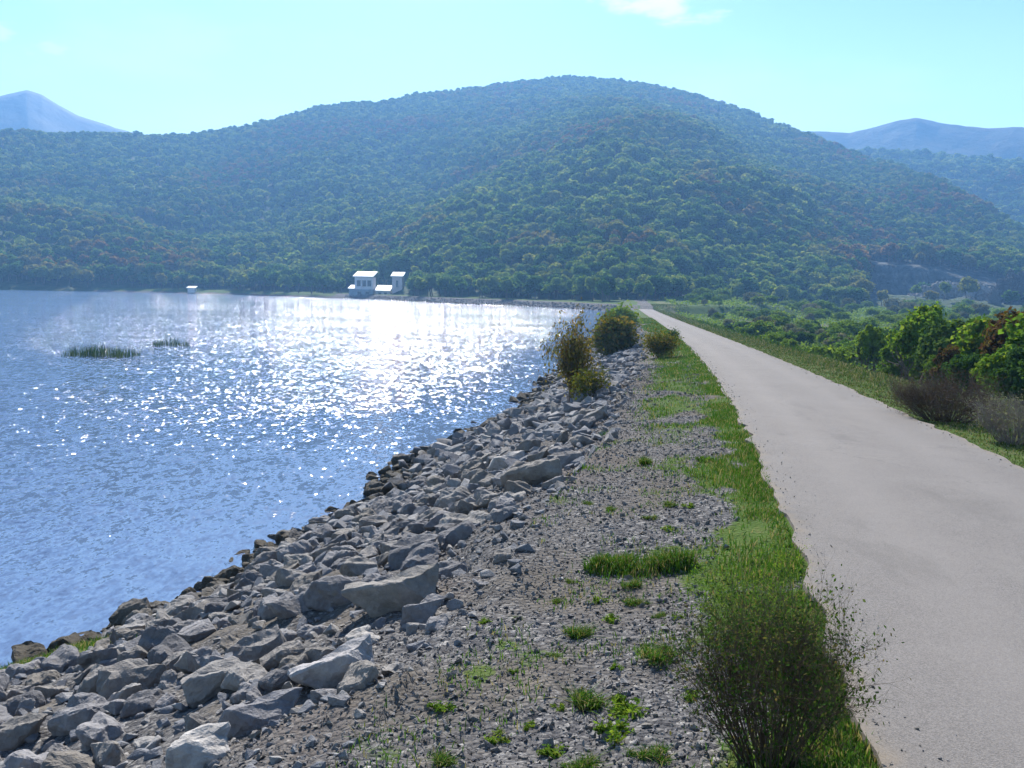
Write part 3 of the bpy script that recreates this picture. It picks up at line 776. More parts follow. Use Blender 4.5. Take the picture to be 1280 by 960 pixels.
def clump_points(rg, n, rad, clumps):
    c = rg.normal(0, rad * .38, (clumps, 2)); k = rg.integers(0, clumps, n); rr_ = rad * rg.uniform(.12, .4, clumps)
    return c[k] + rg.normal(0, 1, (n, 2)) * rr_[k][:, None] * .5, rg.uniform(.4, 1.1, clumps)[k]
def tuft_mesh(rg, n, rad, h, w):
    xy, hk = clump_points(rg, n, rad, 7)
    P = np.column_stack([xy, np.full(n, -.01)])
    V, T, rn = blades(P, h * rg.uniform(.35, 1, n) * hk, np.full(n, w), rg, .75)
    return mk_mesh('tuft', V, T, [M['blade']], attrs={'rnd': rn})
def weed_mesh(rg, n, rad, h, leaf, m):
    xy, hk = clump_points(rg, n, rad, 6)
    C = np.column_stack([xy, np.abs(rg.normal(0, .5, n)) * h * hk])
    V, T, rn = leaf_cloud(C, np.array([0, 0, 1.]) + rg.normal(0, .7, (n, 3)), leaf, rg, .5)
    S_ = [(np.array([a_, b_, -.01]), np.array([a_ * 1.3 + rg.normal(0, .08), b_ * 1.3 + rg.normal(0, .08), h * rg.uniform(.8, 1.9)]), .009, .004) for a_, b_ in xy[:9]]
    tv, tq = tubes(S_, 3)
    T2 = np.concatenate([tq[:, :3], tq[:, [0, 2, 3]]]) + len(V)
    return mk_mesh('weed', np.concatenate([V, tv]), np.concatenate([T, T2]), [m], attrs={'rnd': np.concatenate([rn, np.ones(len(tv))])})
# the big grass cushion
p = hit(800, 708); d = np.linalg.norm(p - EYE)
rg = np.random.default_rng(5)
n = 3000; hw_ = 64 * d / F
px_ = rg.uniform(-1, 1, n); ex_ = .75 + .5 * vnoise(px_ * 4 + 3, px_ * 0, 7)
q = np.abs(rg.normal(0, .55, n)).clip(0, 1.3); sg = np.sign(rg.uniform(-1, 1, n))
P = np.stack([px_ * hw_ * rg.uniform(.8, 1.08, n), sg * q * .24 * ex_ * np.sqrt(np.clip(1.05 - px_ ** 2, 0.05, 1)), np.zeros(n)], 1)
P[:, 2] = land(P[:, 0] + p[0], P[:, 1] + p[1]) - land(p[0], p[1]) - .01
kk = vnoise(P[:, 0] * 9, P[:, 1] * 9, 12)
sel = kk > rg.uniform(.1, .5, n); P, q, kk = P[sel], q[sel], kk[sel]; n = len(P)
q = q * .8 - kk * .5 + .2
V, T, rn = blades(P, (.05 + .1 * rg.uniform(.3, 1, n)) * (1.15 - .6 * q), np.full(n, .008), rg, .5)
thing('grass_cushion', 'broad low cushion of green grass alone on the gravel, largest of the weed patches', 'grass clump', (p[0], p[1], land(p[0], p[1])), 0, 1, None, mk_mesh('grass_cushion', V, T, [M['blade']], attrs={'rnd': rn}))
tufts = [tuft_mesh(rng, 520, .55, .62, .026), tuft_mesh(rng, 420, .6, .7, .026), weed_mesh(rng, 420, .5, .3, .10, M['green']), weed_mesh(rng, 380, .55, .28, .11, M['green'])]
TF = [(786, 728, 30), (796, 748, 30), (748, 744, 26), (768, 770, 28), (722, 786, 44), (690, 816, 18), (606, 772, 20), (552, 882, 34), (648, 766, 14), (824, 766, 20),
      (848, 770, 22), (790, 884, 60), (740, 868, 60), (830, 816, 56), (620, 916, 40), (660, 900, 24), (700, 742, 18), (712, 720, 16), (770, 916, 60), (690, 930, 40),
      (560, 940, 40), (836, 632, 22), (862, 634, 20), (838, 660, 22), (768, 636, 20), (812, 648, 18), (640, 838, 16), (860, 868, 30), (720, 955, 50), (810, 945, 46), (770, 826, 22), (880, 575, 22), (812, 575, 26), (736, 628, 18), (700, 880, 24)]
for i, (u, v, w) in enumerate(TF):
    p = hit(u, v + 3); d = np.linalg.norm(p - EYE)
    cl = i % 4
    lab = [f'{"small" if w < 28 else "wider"} green grass tuft on gravel, {"below" if v > 720 else "above"} the broad cushion of grass', f'{"small" if w < 28 else "wider"} pale leafy weed on gravel, {"below" if v > 720 else "above"} the broad cushion of grass'][cl // 2]
    s = w * d / F
    thing('weed_tuft', lab, 'weed', (p[0], p[1], land(p[0], p[1])), rng.uniform(0, 6), (s, s, s * rng.uniform(.5, .8)), 'weed tufts on the gravel', tufts[cl])

# ------------------------------------------------------------------ shrubs
def shrub_parts(rg, stems, h, spread, r0, levels, kids, lean, leaves, leaf, base=.1, wob=.16, top=0):
    S, P, D = branches(rg, stems, h, spread, r0, levels, kids, lean, 5, wob, base)
    V, Q = tubes(S, 4)
    bm_ = (V, Q)
    if leaves:
        w = np.where(P[:, 2] > top * h, 1.0, .02); k = rg.choice(len(P), leaves, p=w / w.sum())
        C = P[k] + rg.normal(0, leaf * 1.3, (leaves, 3))
        lv = leaf_cloud(C, D[k] + np.array([0, 0, .4]), leaf, rg, .5)
    else: lv = None
    return bm_, lv
def add_shrub(name, label, cat, loc, parts, mb, ml, rz=0, sc=1, group=None):
    o = thing(name, label, cat, loc, rz, sc, group)
    (V, Q), lv = parts
    obj('branches', mk_mesh('branches', V, Q, [mb]), o)
    if lv: obj('foliage', mk_mesh('foliage', lv[0], lv[1], [ml], attrs={'rnd': lv[2]}), o)
    return o
def spot(u, v):
    p = hit(u, v); return np.array([p[0], p[1], land(p[0], p[1])]), np.linalg.norm(p - EYE)

# foreground bush on the road edge
rg = np.random.default_rng(3)
p, d = spot(962, 950)
pr = shrub_parts(rg, 100, .68, .26, .0054, 2, 8, .9, 7500, .021, .20, .12)
add_shrub('roadside_bush', 'dark twiggy bush spilling over the road edge, closest to the camera', 'bush', p, pr, M['twig'], M['bushleaf']).scale = (.66, .66, .82)
p2, _ = spot(948, 800)
pr = shrub_parts(rg, 30, .40, .24, .0028, 2, 5, 1.0, 5000, .010, .14, .08)
add_shrub('roadside_bush', 'lower leafy bush on the grass verge just behind the closest twiggy bush', 'bush', p2, pr, M['twig'], M['green'])
p3, _ = spot(1010, 925)
pr = shrub_parts(rg, 14, .25, .24, .0042, 2, 5, 1.3, 110, .010, .12, .2, .1)
add_shrub('bare_twig_bush', 'nearly bare twigs leaning out over the asphalt beside the closest bush', 'bush', p3, pr, M['drytwig'], M['olive']).scale = (.6, .6, .7)
# shrubs along the bank
def spread_shrub(seed, u, v, hp, wp, label, name, stems, leaves, leaf, mb, ml, lean=.8, kids=6, rad=.014, base=.16, top=.1, levels=2):
    rg = np.random.default_rng(seed)
    p, d = spot(u, v)
    h, w = .74 * hp * d / F, .66 * wp * d / F
    pr = shrub_parts(rg, stems, h, w * .5, rad, levels, kids, lean, leaves, leaf * d / 40 * 1.75, w * base, .14, top)
    return add_shrub(name, label, 'shrub', p, pr, mb, ml)
rs_ = spread_shrub(21, 716, 502, 84, 48, 'tall rust-orange shrub on the stone bank, nearest the water', 'bank_shrub', 24, 5200, .085, M['twig'], M['rust'], .22, 6, .018, .35)
rs_.scale = (.66, .66, 1.15)
spread_shrub(22, 740, 500, 38, 40, 'small faded grey-green shrub at the foot of the rust-orange one', 'bank_shrub', 14, 1600, .075, M['twig'], M['olive'], .9, 6, .012, .3)
spread_shrub(23, 768, 444, 38, 36, 'dense dark olive shrub on the bank in front of the road end', 'bank_shrub', 26, 6500, .10, M['twig'], M['olive'], .9, 6, .022, .3, .02)
spread_shrub(24, 779, 412, 22, 24, 'yellow-green shrub tucked behind the dense olive one', 'bank_shrub', 22, 4200, .085, M['twig'], M['lime'], .9, 6, .022, .3, .02)
spread_shrub(25, 827, 448, 36, 32, 'small feathery olive shrub on the grass between the bank and the road', 'bank_shrub', 22, 2800, .06, M['twig'], M['olive'], .9, 6, .012, .2, .02)
spread_shrub(26, 842, 423, 10, 10, 'tiny dark clump right on the left edge of the road', 'verge_clump', 10, 500, .05, M['twig'], M['dkgreen'], .9, 5, .008, .3, .02)
# right roadside
def twig_dome(seed, u, v, hp, wp, label, mb, ml, leaves, stems=70):
    rg = np.random.default_rng(seed); p, d = spot(u, v); h, w = hp * d / F, wp * d / F
    h *= .8; pr = shrub_parts(rg, stems, h, w * .42, .009, 2, 7, 1.15, leaves * 3, .026, w * .24, .12, .05)
    return add_shrub('twig_bush', label, 'bush', p, pr, mb, ml)
twig_dome(31, 1184, 527, 60, 84, 'dark brown twiggy dome-shaped bush on the right road edge', M['twig'], M['dustbrown'], 1500, 120)
twig_dome(32, 1264, 555, 54, 46, 'greyish dry bush at the right road edge, nearer than the dark brown one', M['greytwig'], M['sage'], 900, 60)
twig_dome(33, 1140, 500, 26, 40, 'low reddish dry bush behind the dark brown dome bush', M['drytwig'], M['sage'], 600, 40)
twig_dome(34, 1232, 515, 22, 28, 'pale grey brush between the dark brown bush and the greyish dry one', M['greytwig'], M['sage'], 700, 46)
# leafy thicket on the right: each its own tree or shrub
def leafy(seed, n, rx, rz, zc, lobes, leaf, ml, stems=5, th=.6, r0=.05):
    rg = np.random.default_rng(seed)
    V, T, rn = crown_cloud(rg, n, rx, rz, zc, lobes * 3, leaf * .85, (.09, .26))
    V[:, 2] = np.where(V[:, 2] < .02, np.abs(V[:, 2]) * .5, V[:, 2])
    S, _, _ = branches(rg, stems, th, rx * .7, r0, 1, 4, .8, 5, .14, .06)
    tv, tq = tubes(S, 5)
    return mk_mesh('foliage', V, T, [ml], attrs={'rnd': rn}), mk_mesh('branches', tv, tq, [M['trunk']])
TH = {  # unit-height prototypes (1 m tall)
    'a': leafy(51, 7500, .42, .52, .50, 26, .045, M['green'], 6, .52, .02),
    'b': leafy(52, 7500, .36, .54, .52, 24, .045, M['lime'], 6, .52, .02),
    'c': leafy(53, 7500, .48, .50, .48, 26, .045, M['dkgreen'], 6, .52, .02),
    'd': leafy(54, 6500, .40, .52, .50, 22, .045, M['redbrown'], 6, .52, .02),
    'low_lime': leafy(55, 4000, .85, .52, .42, 26, .07, M['lime'], 8, .5, .016),
    'low_green': leafy(56, 4000, .8, .52, .42, 24, .07, M['green'], 8, .5, .016),
    'low_sage': leafy(57, 3600, .75, .52, .42, 22, .07, M['sage'], 8, .5, .016),
    'low_dark': leafy(58, 4000, .75, .54, .44, 24, .07, M['dkgreen'], 8, .5, .016)}
def put_shrub(kind, p, h, wf, label, group=None, name='shrub', cat='shrub'):
    o = thing(name, label, cat, p, rng.uniform(0, 6.28), (h * wf, h * wf, h), group)
    f, b = TH[kind]
    obj('foliage', f, o); obj('branches', b, o)
    return o
THK = [  # u, distance, top v, kind, width factor, label
    (1158, 40, 372, 'a', 1.0, 'tallest bright green young tree at the left end of the roadside thicket'),
    (1200, 36, 384, 'c', 1.1, 'dark green young tree in the thicket behind the dark brown dome bush'),
    (1240, 33, 388, 'a', 1.1, 'mid green young tree in the thicket left of the reddish one'),
    (1284, 31, 372, 'd', 1.0, 'reddish brown autumn tree at the right edge of the thicket'),
    (1322, 29, 370, 'a', 1.1, 'green tree beyond the right edge of the thicket'),
    (1190, 31, 425, 'd', .8, 'low russet bush inside the roadside thicket'),
    (1220, 29, 432, 'c', 1.2, 'low dark green bush at the front of the roadside thicket'),
    (1262, 27, 428, 'a', 1.2, 'low leafy green bush at the front right of the thicket'),
    (1178, 34, 440, 'b', 1.1, 'yellow-green bush at the front of the thicket under the tallest tree'),
    (1300, 26, 420, 'c', 1.1, 'dark leafy bush at the right edge below the reddish tree'),
    (1132, 44, 412, 'b', 1.2, 'lime green bush leaning at the left foot of the thicket'),
    (1092, 52, 404, 'b', 1.0, 'lime green upright bush left of the thicket'),
    (1112, 58, 406, 'c', 1.0, 'dark bush between the two lime green bushes'),
    (1068, 56, 428, 'low_lime', 1.0, 'low lime mound-shaped bush beside the upright lime bush'),
    (1034, 60, 428, 'low_lime', 1.2, 'wide lime mound-shaped bush close to the right verge'),
    (990, 74, 420, 'low_green', 1.0, 'dark green flat bush at the edge of the bare strip of field'),
    (962, 82, 419, 'low_lime', .9, 'yellowish low bush at the left end of the bare strip of field'),
    (1150, 46, 436, 'low_lime', 1.0, 'bright low bush in front of the tallest green tree'),
]
for u, dist, tv, kind, wf, lab in THK:
    a = az_u(u); y = dist / math.sqrt(1 + a * a); x = a * y
    z = float(land(x, y)); dd = ray(u, tv); ztop = 4.8 + dd[2] / dd[1] * y
    put_shrub(kind, (x, y, z), max(.5, ztop - z) * 1.0, wf, lab, name='young_tree' if kind in 'abcd' and ztop - z > 2 else 'shrub', cat='tree' if kind in 'abcd' and ztop - z > 2 else 'shrub')
SC = np.random.default_rng(77)
us_ = []
while len(us_) < 46:
    y = SC.uniform(34, 135); x = float(road_x(y)) + HW + SC.uniform(5.5, 12 + y * .1); u_, v_, _d = project(np.array([x, y, 1.0]))
    if u_ > 1175 or any(math.hypot(x - a, y - b) < 1.7 for a, b in us_): continue
    us_.append((x, y)); h = SC.uniform(.9, 2.3)
    kind = ['low_lime', 'low_green', 'low_sage', 'low_lime', 'low_dark'][int(SC.integers(5))]
    cn = {'low_lime': 'yellow-green', 'low_green': 'mid green', 'low_sage': 'grey-green', 'low_dark': 'dark green'}[kind]
    put_shrub(kind, (x, y, float(land(x, y)) - .1), h, SC.uniform(.8, 1.2), f'{cn} scrub bush on the slope just below the right road verge, {"near" if y < 70 else "far"} stretch', 'scrub along the right verge')
# shrubs dotted over the field below the dam
nf, tries = 0, 0
used = []
while nf < 230 and tries < 12000:
    tries += 1
    y = rng.uniform(85, 345); u = rng.uniform(862, 1330)
    x = float(az_u(u) * y)
    ur = x - float(road_x(y)) - HW
    if ur < 9 or (u > 1085 and y > 240 and rng.uniform() < .7): continue
    if float(masks(np.array([x]), np.array([y]))[2][0]) > .35: continue
    h = rng.uniform(1.0, 3.2) if y < 230 else rng.uniform(2.0, 5.0)
    if any((x - a) ** 2 + (y - b) ** 2 < (.75 * (h + c)) ** 2 * .5 for a, b, c in used): continue
    used.append((x, y, h)); nf += 1
    kind = ['low_lime', 'low_green', 'low_sage', 'low_lime', 'low_green', 'low_lime', 'low_lime'][int(rng.integers(7))]
    cn = {'low_lime': 'yellow-green', 'low_green': 'mid green', 'low_sage': 'grey-green', 'low_dark': 'dark green'}[kind]
    zone = 'before the bare strip of field' if y < 150 else 'just beyond the bare strip of field' if y < 230 else 'at the foot of the wooded hill'
    put_shrub(kind, (x, y, float(land(x, y))), h, rng.uniform(.8, 1.15), f'{cn} rounded shrub on the field, {zone}', 'shrubs on the field below the dam')

# low scrub nobody could count between the shrubs of the field
rg = np.random.default_rng(91)
n = 90000
y = 40 + 310 * rg.uniform(0, 1, n) ** .8; x = road_x(y) + HW + 5 + rg.uniform(0, 1, n) * (25 + y * .5)
den = fbm(x / 7, y / 7, 120, 3); sel = (den > rg.uniform(.36, .6, n)) & (masks(x, y)[2] < .42)
x, y, den = x[sel], y[sel], den[sel]; n = len(x)
P = np.column_stack([x, y, land(x, y) + rg.uniform(0, 1, n) * np.clip((den - .3) * 2.6, .1, 1.1)])
V, T, rn = leaf_cloud(P, np.array([0, 0, .8]) + rg.normal(0, .5, (n, 3)), 1.0, rg, .7)
c_ = np.repeat(P, 4, 0); V = c_ + (V - c_) * np.repeat(.16 + y / 700, 4)[:, None]
obj('undergrowth', mk_mesh('undergrowth', V, T, [M['lime']], attrs={'rnd': rn}), kind='stuff', label='low yellow-green scrub over the field below the dam', category='scrub')

# ------------------------------------------------------------------ forest
def tree_meshes(seed, n, leaf, rx, rz, lobes):
    rg = np.random.default_rng(seed)
    V, T, rn = crown_cloud(rg, n, rx, rz, 1.0 - rz * 1.0, lobes, leaf, (.32, .55), -.35)
    S = []
    p = np.array([0, 0, -.05]); d = np.array([0, 0, 1.]); r = .03
    for i in range(5):
        d = unit(d + rg.normal(0, .07, 3)); q = p + d * .13
        S.append((p, q, r, r * .82)); p, r = q, r * .82
        if i >= 2:
            for _ in range(2):
                dd = unit(d + rg.normal(0, .6, 3)); S.append((p, p + dd * .25, r * .6, r * .2))
    tv, tq = tubes(S, 5)
    return (V, T, rn), (tv, tq)
kinds = [(61, .36, .40, 14), (62, .42, .38, 16), (63, .32, .44, 13), (64, .40, .42, 18), (65, .34, .36, 12)]
hidden = bpy.data.collections.new('forest_tree_kinds')
tree_hi = []
for i, (sd, rx, rz, lb) in enumerate(kinds):
    (V, T, rn), (tv, tq) = tree_meshes(sd, 1500, .075, rx, rz, lb)
    tree_hi.append((mk_mesh('crown', V, T, [M['forest']], attrs={'rnd': rn}), mk_mesh('trunk', tv, tq, [M['trunk']])))
    (V, T, rn), (tv, tq) = tree_meshes(sd, 420, .135, rx, rz, lb)
    Q2 = np.concatenate([tq[:, :3], tq[:, [0, 2, 3]]])
    me = mk_mesh('forest_tree', np.concatenate([V, tv]), np.concatenate([T, Q2 + len(V)]), [M['forest'], M['trunk']], np.concatenate([np.zeros(len(T)), np.ones(len(Q2))]), {'rnd': np.concatenate([rn, np.zeros(len(tv))])})
    hidden.objects.link(bpy.data.objects.new(f'forest_tree_kind_{i}', me))
# candidate trees on the hill
N = 62000
aa = rng.uniform(R(-40), R(40), N)
r = np.sqrt(rng.uniform(250 ** 2, 1090 ** 2, N))
x, y = r * np.sin(aa), r * np.cos(aa)
u = 640 + F * np.tan(aa)
ft = np.interp(u, FTU, FTR); rd = np.interp(u, RDU, RDR)
sel = (r > ft + 1 + 4 * fbm(x / 20, y / 20, 95, 2)) & (r < rd * 1.08)
sel &= ~((quarry(u) > .5) & (r > 330) & (r < 480) & (rng.uniform(0, 1, N) < .985))
sel &= (fbm(x / 38, y / 38, 97, 3) > .30) | (rng.uniform(0, 1, N) < .35)
x, y, r = x[sel], y[sel], r[sel]
u = 640 + F * x / y; sel = (u < 438) | (u > 507) | (r > 386); x, y, r = x[sel], y[sel], r[sel]
z = np.maximum(hill_z(x, y), np.where(r < 540, land(x, y, False), -99))
hgt = np.where(r < 520, rng.uniform(4.2, 9.2, len(x)), rng.uniform(3.6, 7.4, len(x))) * (.72 + .6 * fbm(x / 22, y / 22, 99, 2)) * np.where(r < 430, .95, 1.0)
# rows of trees lining the far shore and the foot of the slope
ex = []
for i in range(420):
    uu = rng.uniform(-120, 1330)
    f = np.interp(uu, FTU, FTR) + rng.normal(-7, 6)
    a = math.atan(az_u(uu)); X_, Y_ = f * math.sin(a), f * math.cos(a)
    if 430 < uu < 515 or (1085 < uu < 1290 and rng.uniform() < .94): continue
    if X_ < 40 and Y_ < shore_y(X_) + 9: continue
    if abs(X_ - float(road_x(Y_))) < 3.2 and Y_ < 240: continue
    ex.append((X_, Y_, float(max(land(X_, Y_), hill_z(X_, Y_) if f > np.interp(uu, FTU, FTR) - 30 else -9)), rng.uniform(4.2, 8.0)))
for (uu, f, h) in [(20, 428, 10.5), (38, 424, 9.0), (4, 432, 9.5), (-14, 434, 9.5), (282, 402, 8.0), (298, 400, 9.0), (314, 398, 10), (330, 394, 9.2), (346, 392, 8.0), (368, 388, 8.5), (388, 386, 9.0), (405, 384, 8.0), (520, 336, 7.5), (538, 328, 8.2), (556, 322, 7.5)]:
    a = math.atan(az_u(uu)); X_, Y_ = f * math.sin(a), f * math.cos(a)
    Y_ = max(Y_, float(shore_y(X_)) + 6)
    ex.append((X_, Y_, float(land(X_, Y_)), h))
ex = np.array(ex)
x = np.concatenate([x, ex[:, 0]]); y = np.concatenate([y, ex[:, 1]]); z = np.concatenate([z, ex[:, 2]]); hgt = np.concatenate([hgt, ex[:, 3]])
pu, pv, dep = project(np.column_stack([x, y, z + hgt * .6]))
size = np.where((pu > 5) & (pu < 1275), hgt / dep, 0)
# trees hidden behind the thicket or the dam are not worth an object each
size = np.where((pu > 1150) & (pv > 385), 0, size)
order = np.argsort(-size)
ind = order[:296]
isind = np.zeros(len(x), bool); isind[ind] = True
for i in ind:
    kd = int(rng.integers(len(kinds)))
    pos = pu[i]
    zone = 'on the far shore left of the white buildings' if pos < 440 else 'right behind the white buildings' if pos < 515 else 'at the hill foot between the buildings and the road end' if pos < 800 else 'at the hill foot beyond the road end' if pos < 960 else 'at the hill foot behind the shrubby field'
    shp = ['upright green', 'wide-crowned green', 'narrow green', 'lumpy green', 'compact green'][kd]
    o = thing('tree', f'{"tall" if hgt[i] > 6.6 else "small"} {shp} tree {zone}', 'tree', (x[i], y[i], z[i]), rng.uniform(0, 6.28), (hgt[i] * rng.uniform(.95, 1.25), hgt[i] * rng.uniform(.95, 1.25), hgt[i]), 'trees at the foot of the hill')
    obj('crown', tree_hi[kd][0], o); obj('trunk', tree_hi[kd][1], o)

def forest(name, P, S, label):
    n = len(P)
    me = bpy.data.meshes.new(name); me.vertices.add(n); me.vertices.foreach_set('co', np.ascontiguousarray(P, np.float32).ravel())
    a = me.attributes.new('scl', 'FLOAT_VECTOR', 'POINT'); a.data.foreach_set('vector', np.ascontiguousarray(S, np.float32).ravel())
    rot = np.zeros((n, 3)); rot[:, 2] = rng.uniform(0, 6.283, n)
    a = me.attributes.new('rot', 'FLOAT_VECTOR', 'POINT'); a.data.foreach_set('vector', rot.astype(np.float32).ravel())
    a = me.attributes.new('pick', 'INT', 'POINT'); a.data.foreach_set('value', rng.integers(0, len(kinds), n).astype(np.int32))
    o = obj(name, me, kind='stuff', label=label, category='forest')
    ng = bpy.data.node_groups.new(name + '_scatter', 'GeometryNodeTree')
    ng.interface.new_socket('Geometry', in_out='INPUT', socket_type='NodeSocketGeometry')
    ng.interface.new_socket('Geometry', in_out='OUTPUT', socket_type='NodeSocketGeometry')
    gi, go = ng.nodes.new('NodeGroupInput'), ng.nodes.new('NodeGroupOutput')
    ci = ng.nodes.new('GeometryNodeCollectionInfo'); ci.inputs['Collection'].default_value = hidden
    ci.inputs['Separate Children'].default_value = True; ci.inputs['Reset Children'].default_value = True
    ip = ng.nodes.new('GeometryNodeInstanceOnPoints'); ip.inputs['Pick Instance'].default_value = True
    def na(nm, ty):
        q = ng.nodes.new('GeometryNodeInputNamedAttribute'); q.data_type = ty; q.inputs['Name'].default_value = nm
        return q.outputs['Attribute']
    L = ng.links.new
    L(gi.outputs[0], ip.inputs['Points']); L(ci.outputs[0], ip.inputs['Instance'])
    L(na('pick', 'INT'), ip.inputs['Instance Index']); L(na('rot', 'FLOAT_VECTOR'), ip.inputs['Rotation']); L(na('scl', 'FLOAT_VECTOR'), ip.inputs['Scale'])
    L(ip.outputs[0], go.inputs[0])
    o.modifiers.new('scatter', 'NODES').node_group = ng
    return o
rest = ~isind
S = hgt[rest][:, None] * np.column_stack([rng.uniform(.95, 1.3, rest.sum()), rng.uniform(.95, 1.3, rest.sum()), np.ones(rest.sum())])
forest('hillside_forest', np.column_stack([x, y, z])[rest], S, 'green forest covering the whole hill behind the lake')
an, rads, mx, my, mz = mid_g
n = 5200
ii = rng.integers(6, 40, n); jj = rng.integers(0, len(an), n)
P = np.column_stack([mx[ii, jj], my[ii, jj], mz[ii, jj]]); P[:, :2] += rng.normal(0, 3, (n, 2))
forest('ridge_forest', P, rng.uniform(6, 10, n)[:, None] * np.array([[1.25, 1.25, 1]]), 'hazy forest on the ridge right of the main hill')

# ------------------------------------------------------------------ quarry rocks
def outcrop(label, u, r, wpx, vtop, seed, m):
    a = math.atan(az_u(u)); X_, Y_ = r * math.sin(a), r * math.cos(a)
    w = wpx * r / F; rg = np.random.default_rng(seed)
    dd = ray(u, vtop); top = 4.8 + dd[2] / dd[1] * Y_; bot = float(max(hill_z(X_, Y_), land(X_, Y_))) - 1.5
    Vs, Ts, o = [], [], 0
    for i in range(48):                         # crags piled towards the middle, one broken mass
        q = rg.uniform(-1, 1); hh = (top - bot) * (1 - abs(q) ** 2.2 * .8) * rg.uniform(.55, 1.0)
        V, T = hull_rock(rg, 18, (w * rg.uniform(.08, .22), w * .16, hh * rg.uniform(.5, .9)), 2, .05, .02 * w)
        V = V + rg.normal(0, .012 * w, V.shape)
        V = V + np.array([q * w * .45, rg.uniform(-.1, .12) * w, hh * rg.uniform(.35, .6)])
        Vs.append(V); Ts.append(T + o); o += len(V)

    thing('rock_outcrop', label, 'rock outcrop', (X_, Y_, bot), -a, 1, None, mk_mesh('rock_outcrop', np.concatenate(Vs), np.concatenate(Ts), [m]))
outcrop('long pale rock outcrop at the foot of the quarry face', 1195, 428, 100, 340, 3, M['cliff'])
outcrop('dark craggy rock outcrop at the right edge below the wooded slope', 1272, 412, 56, 326, 5, M['crag'])
outcrop('small bright boulder-like outcrop between the pale and the dark outcrop', 1243, 396, 14, 350, 8, M['rock'])

# ------------------------------------------------------------------ buildings on the far shore
def part(name, bx, m, parent):
    V, Q = boxes(bx); return obj(name, mk_mesh(name, V, Q, [m]), parent)
def roof_part(parent, x0, x1, y0, y1, z, rise, m, th=.35):        # mono-pitch, falling towards the lake
    V, Q = boxes([(x0, x1, y0, y1, z, z + th)])
    V[:, 2] += (V[:, 1] - y0) / (y1 - y0) * rise
    return obj('roof', mk_mesh('roof', V, Q, [m]), parent)
def base(u, dist):
    a = math.atan(az_u(u)); X_, Y_ = dist * math.sin(a), dist * math.cos(a)
    return X_, Y_, float(land(X_, Y_, False))
def window(parent, x0, x1, z0, z1, y, m=None):
    f = part('window', [(x0, x1, y - .10, y - .003, z0, z0 + .12), (x0, x1, y - .10, y - .003, z1 - .12, z1), (x0, x0 + .12, y - .10, y - .003, z0 + .12, z1 - .12), (x1 - .12, x1, y - .10, y - .003, z0 + .12, z1 - .12)], M['concrete'], parent)
    part('pane', [(x0 + .12, x1 - .12, y - .05, y - .004, z0 + .12, z1 - .12)], M['glass'], f)
GB = 'waterworks buildings on the far shore'
gz = .9
X_, Y_, _ = base(457, 373)
t = thing('gate_house', 'larger two-storey pale building with flat white roof and dark windows on the far shore', 'building', (X_, Y_, gz), R(-5), 1, GB)
part('wall', [(-3.8, 3.6, -3, 3, 2.9, 7.9)], M['plaster'], t)
part('base_wall', [(-4.0, 3.8, -3.25, 3.2, -3, 2.9)], M['bluewall'], t)
roof_part(t, -4.4, 4.2, -3.9, 3.6, 7.92, 2.1, M['roofmetal'])
for a in (-2.9, -.6, 1.5): window(t, a, a + 1.6, 4.1, 6.6, -3)
for a in (-2.6, .8): window(t, a, a + 1.6, .4, 2.0, -3.25)
part('annex', [(-6.4, -4.0, -2.2, 2, -3, 3.0)], M['bluewall'], t)
v = roof_part(t, -6.8, -4.0, -2.8, 2.4, 3.02, 1.4, M['roofmetal'], .2); v.name = 'annex_roof'
X_, Y_, _ = base(480, 373)
t = thing('pump_house', 'low white-roofed shed between the two taller buildings on the far shore', 'building', (X_, Y_, gz), R(-4), 1, GB)
part('wall', [(-2.9, 3.0, -2.4, 2.4, -3, 2.2)], M['plaster'], t)
roof_part(t, -3.3, 3.3, -3.2, 2.8, 2.22, 2.2, M['roofmetal'])
for a in (-1.9, .5): window(t, a, a + 1.3, .7, 1.7, -2.4)
X_, Y_, _ = base(497.5, 372)
t = thing('intake_tower', 'narrow pinkish tower with white roof and one slit window on the far shore', 'tower', (X_, Y_, gz), R(-3), 1, GB)
part('wall', [(-2.1, 2.1, -2.2, 2.2, 1.2, 8.3)], M['plaster2'], t)
part('base_wall', [(-2.3, 2.3, -2.4, 2.4, -3, 1.2)], M['redbrick'], t)
roof_part(t, -2.6, 2.6, -3.0, 2.7, 8.32, 1.7, M['roofmetal'])
window(t, -.45, .45, 4.0, 6.8, -2.2)
X_, Y_, Z_ = base(240, 436)
t = thing('shore_hut', 'tiny white hut on the grassy far shore left of the buildings', 'hut', (X_, Y_, Z_), 0, 1)
part('wall', [(-1.6, 1.6, -1.3, 1.3, -1, 1.7)], M['plaster'], t)
roof_part(t, -2.1, 2.1, -1.8, 1.6, 1.7, .8, M['roofmetal'], .2)

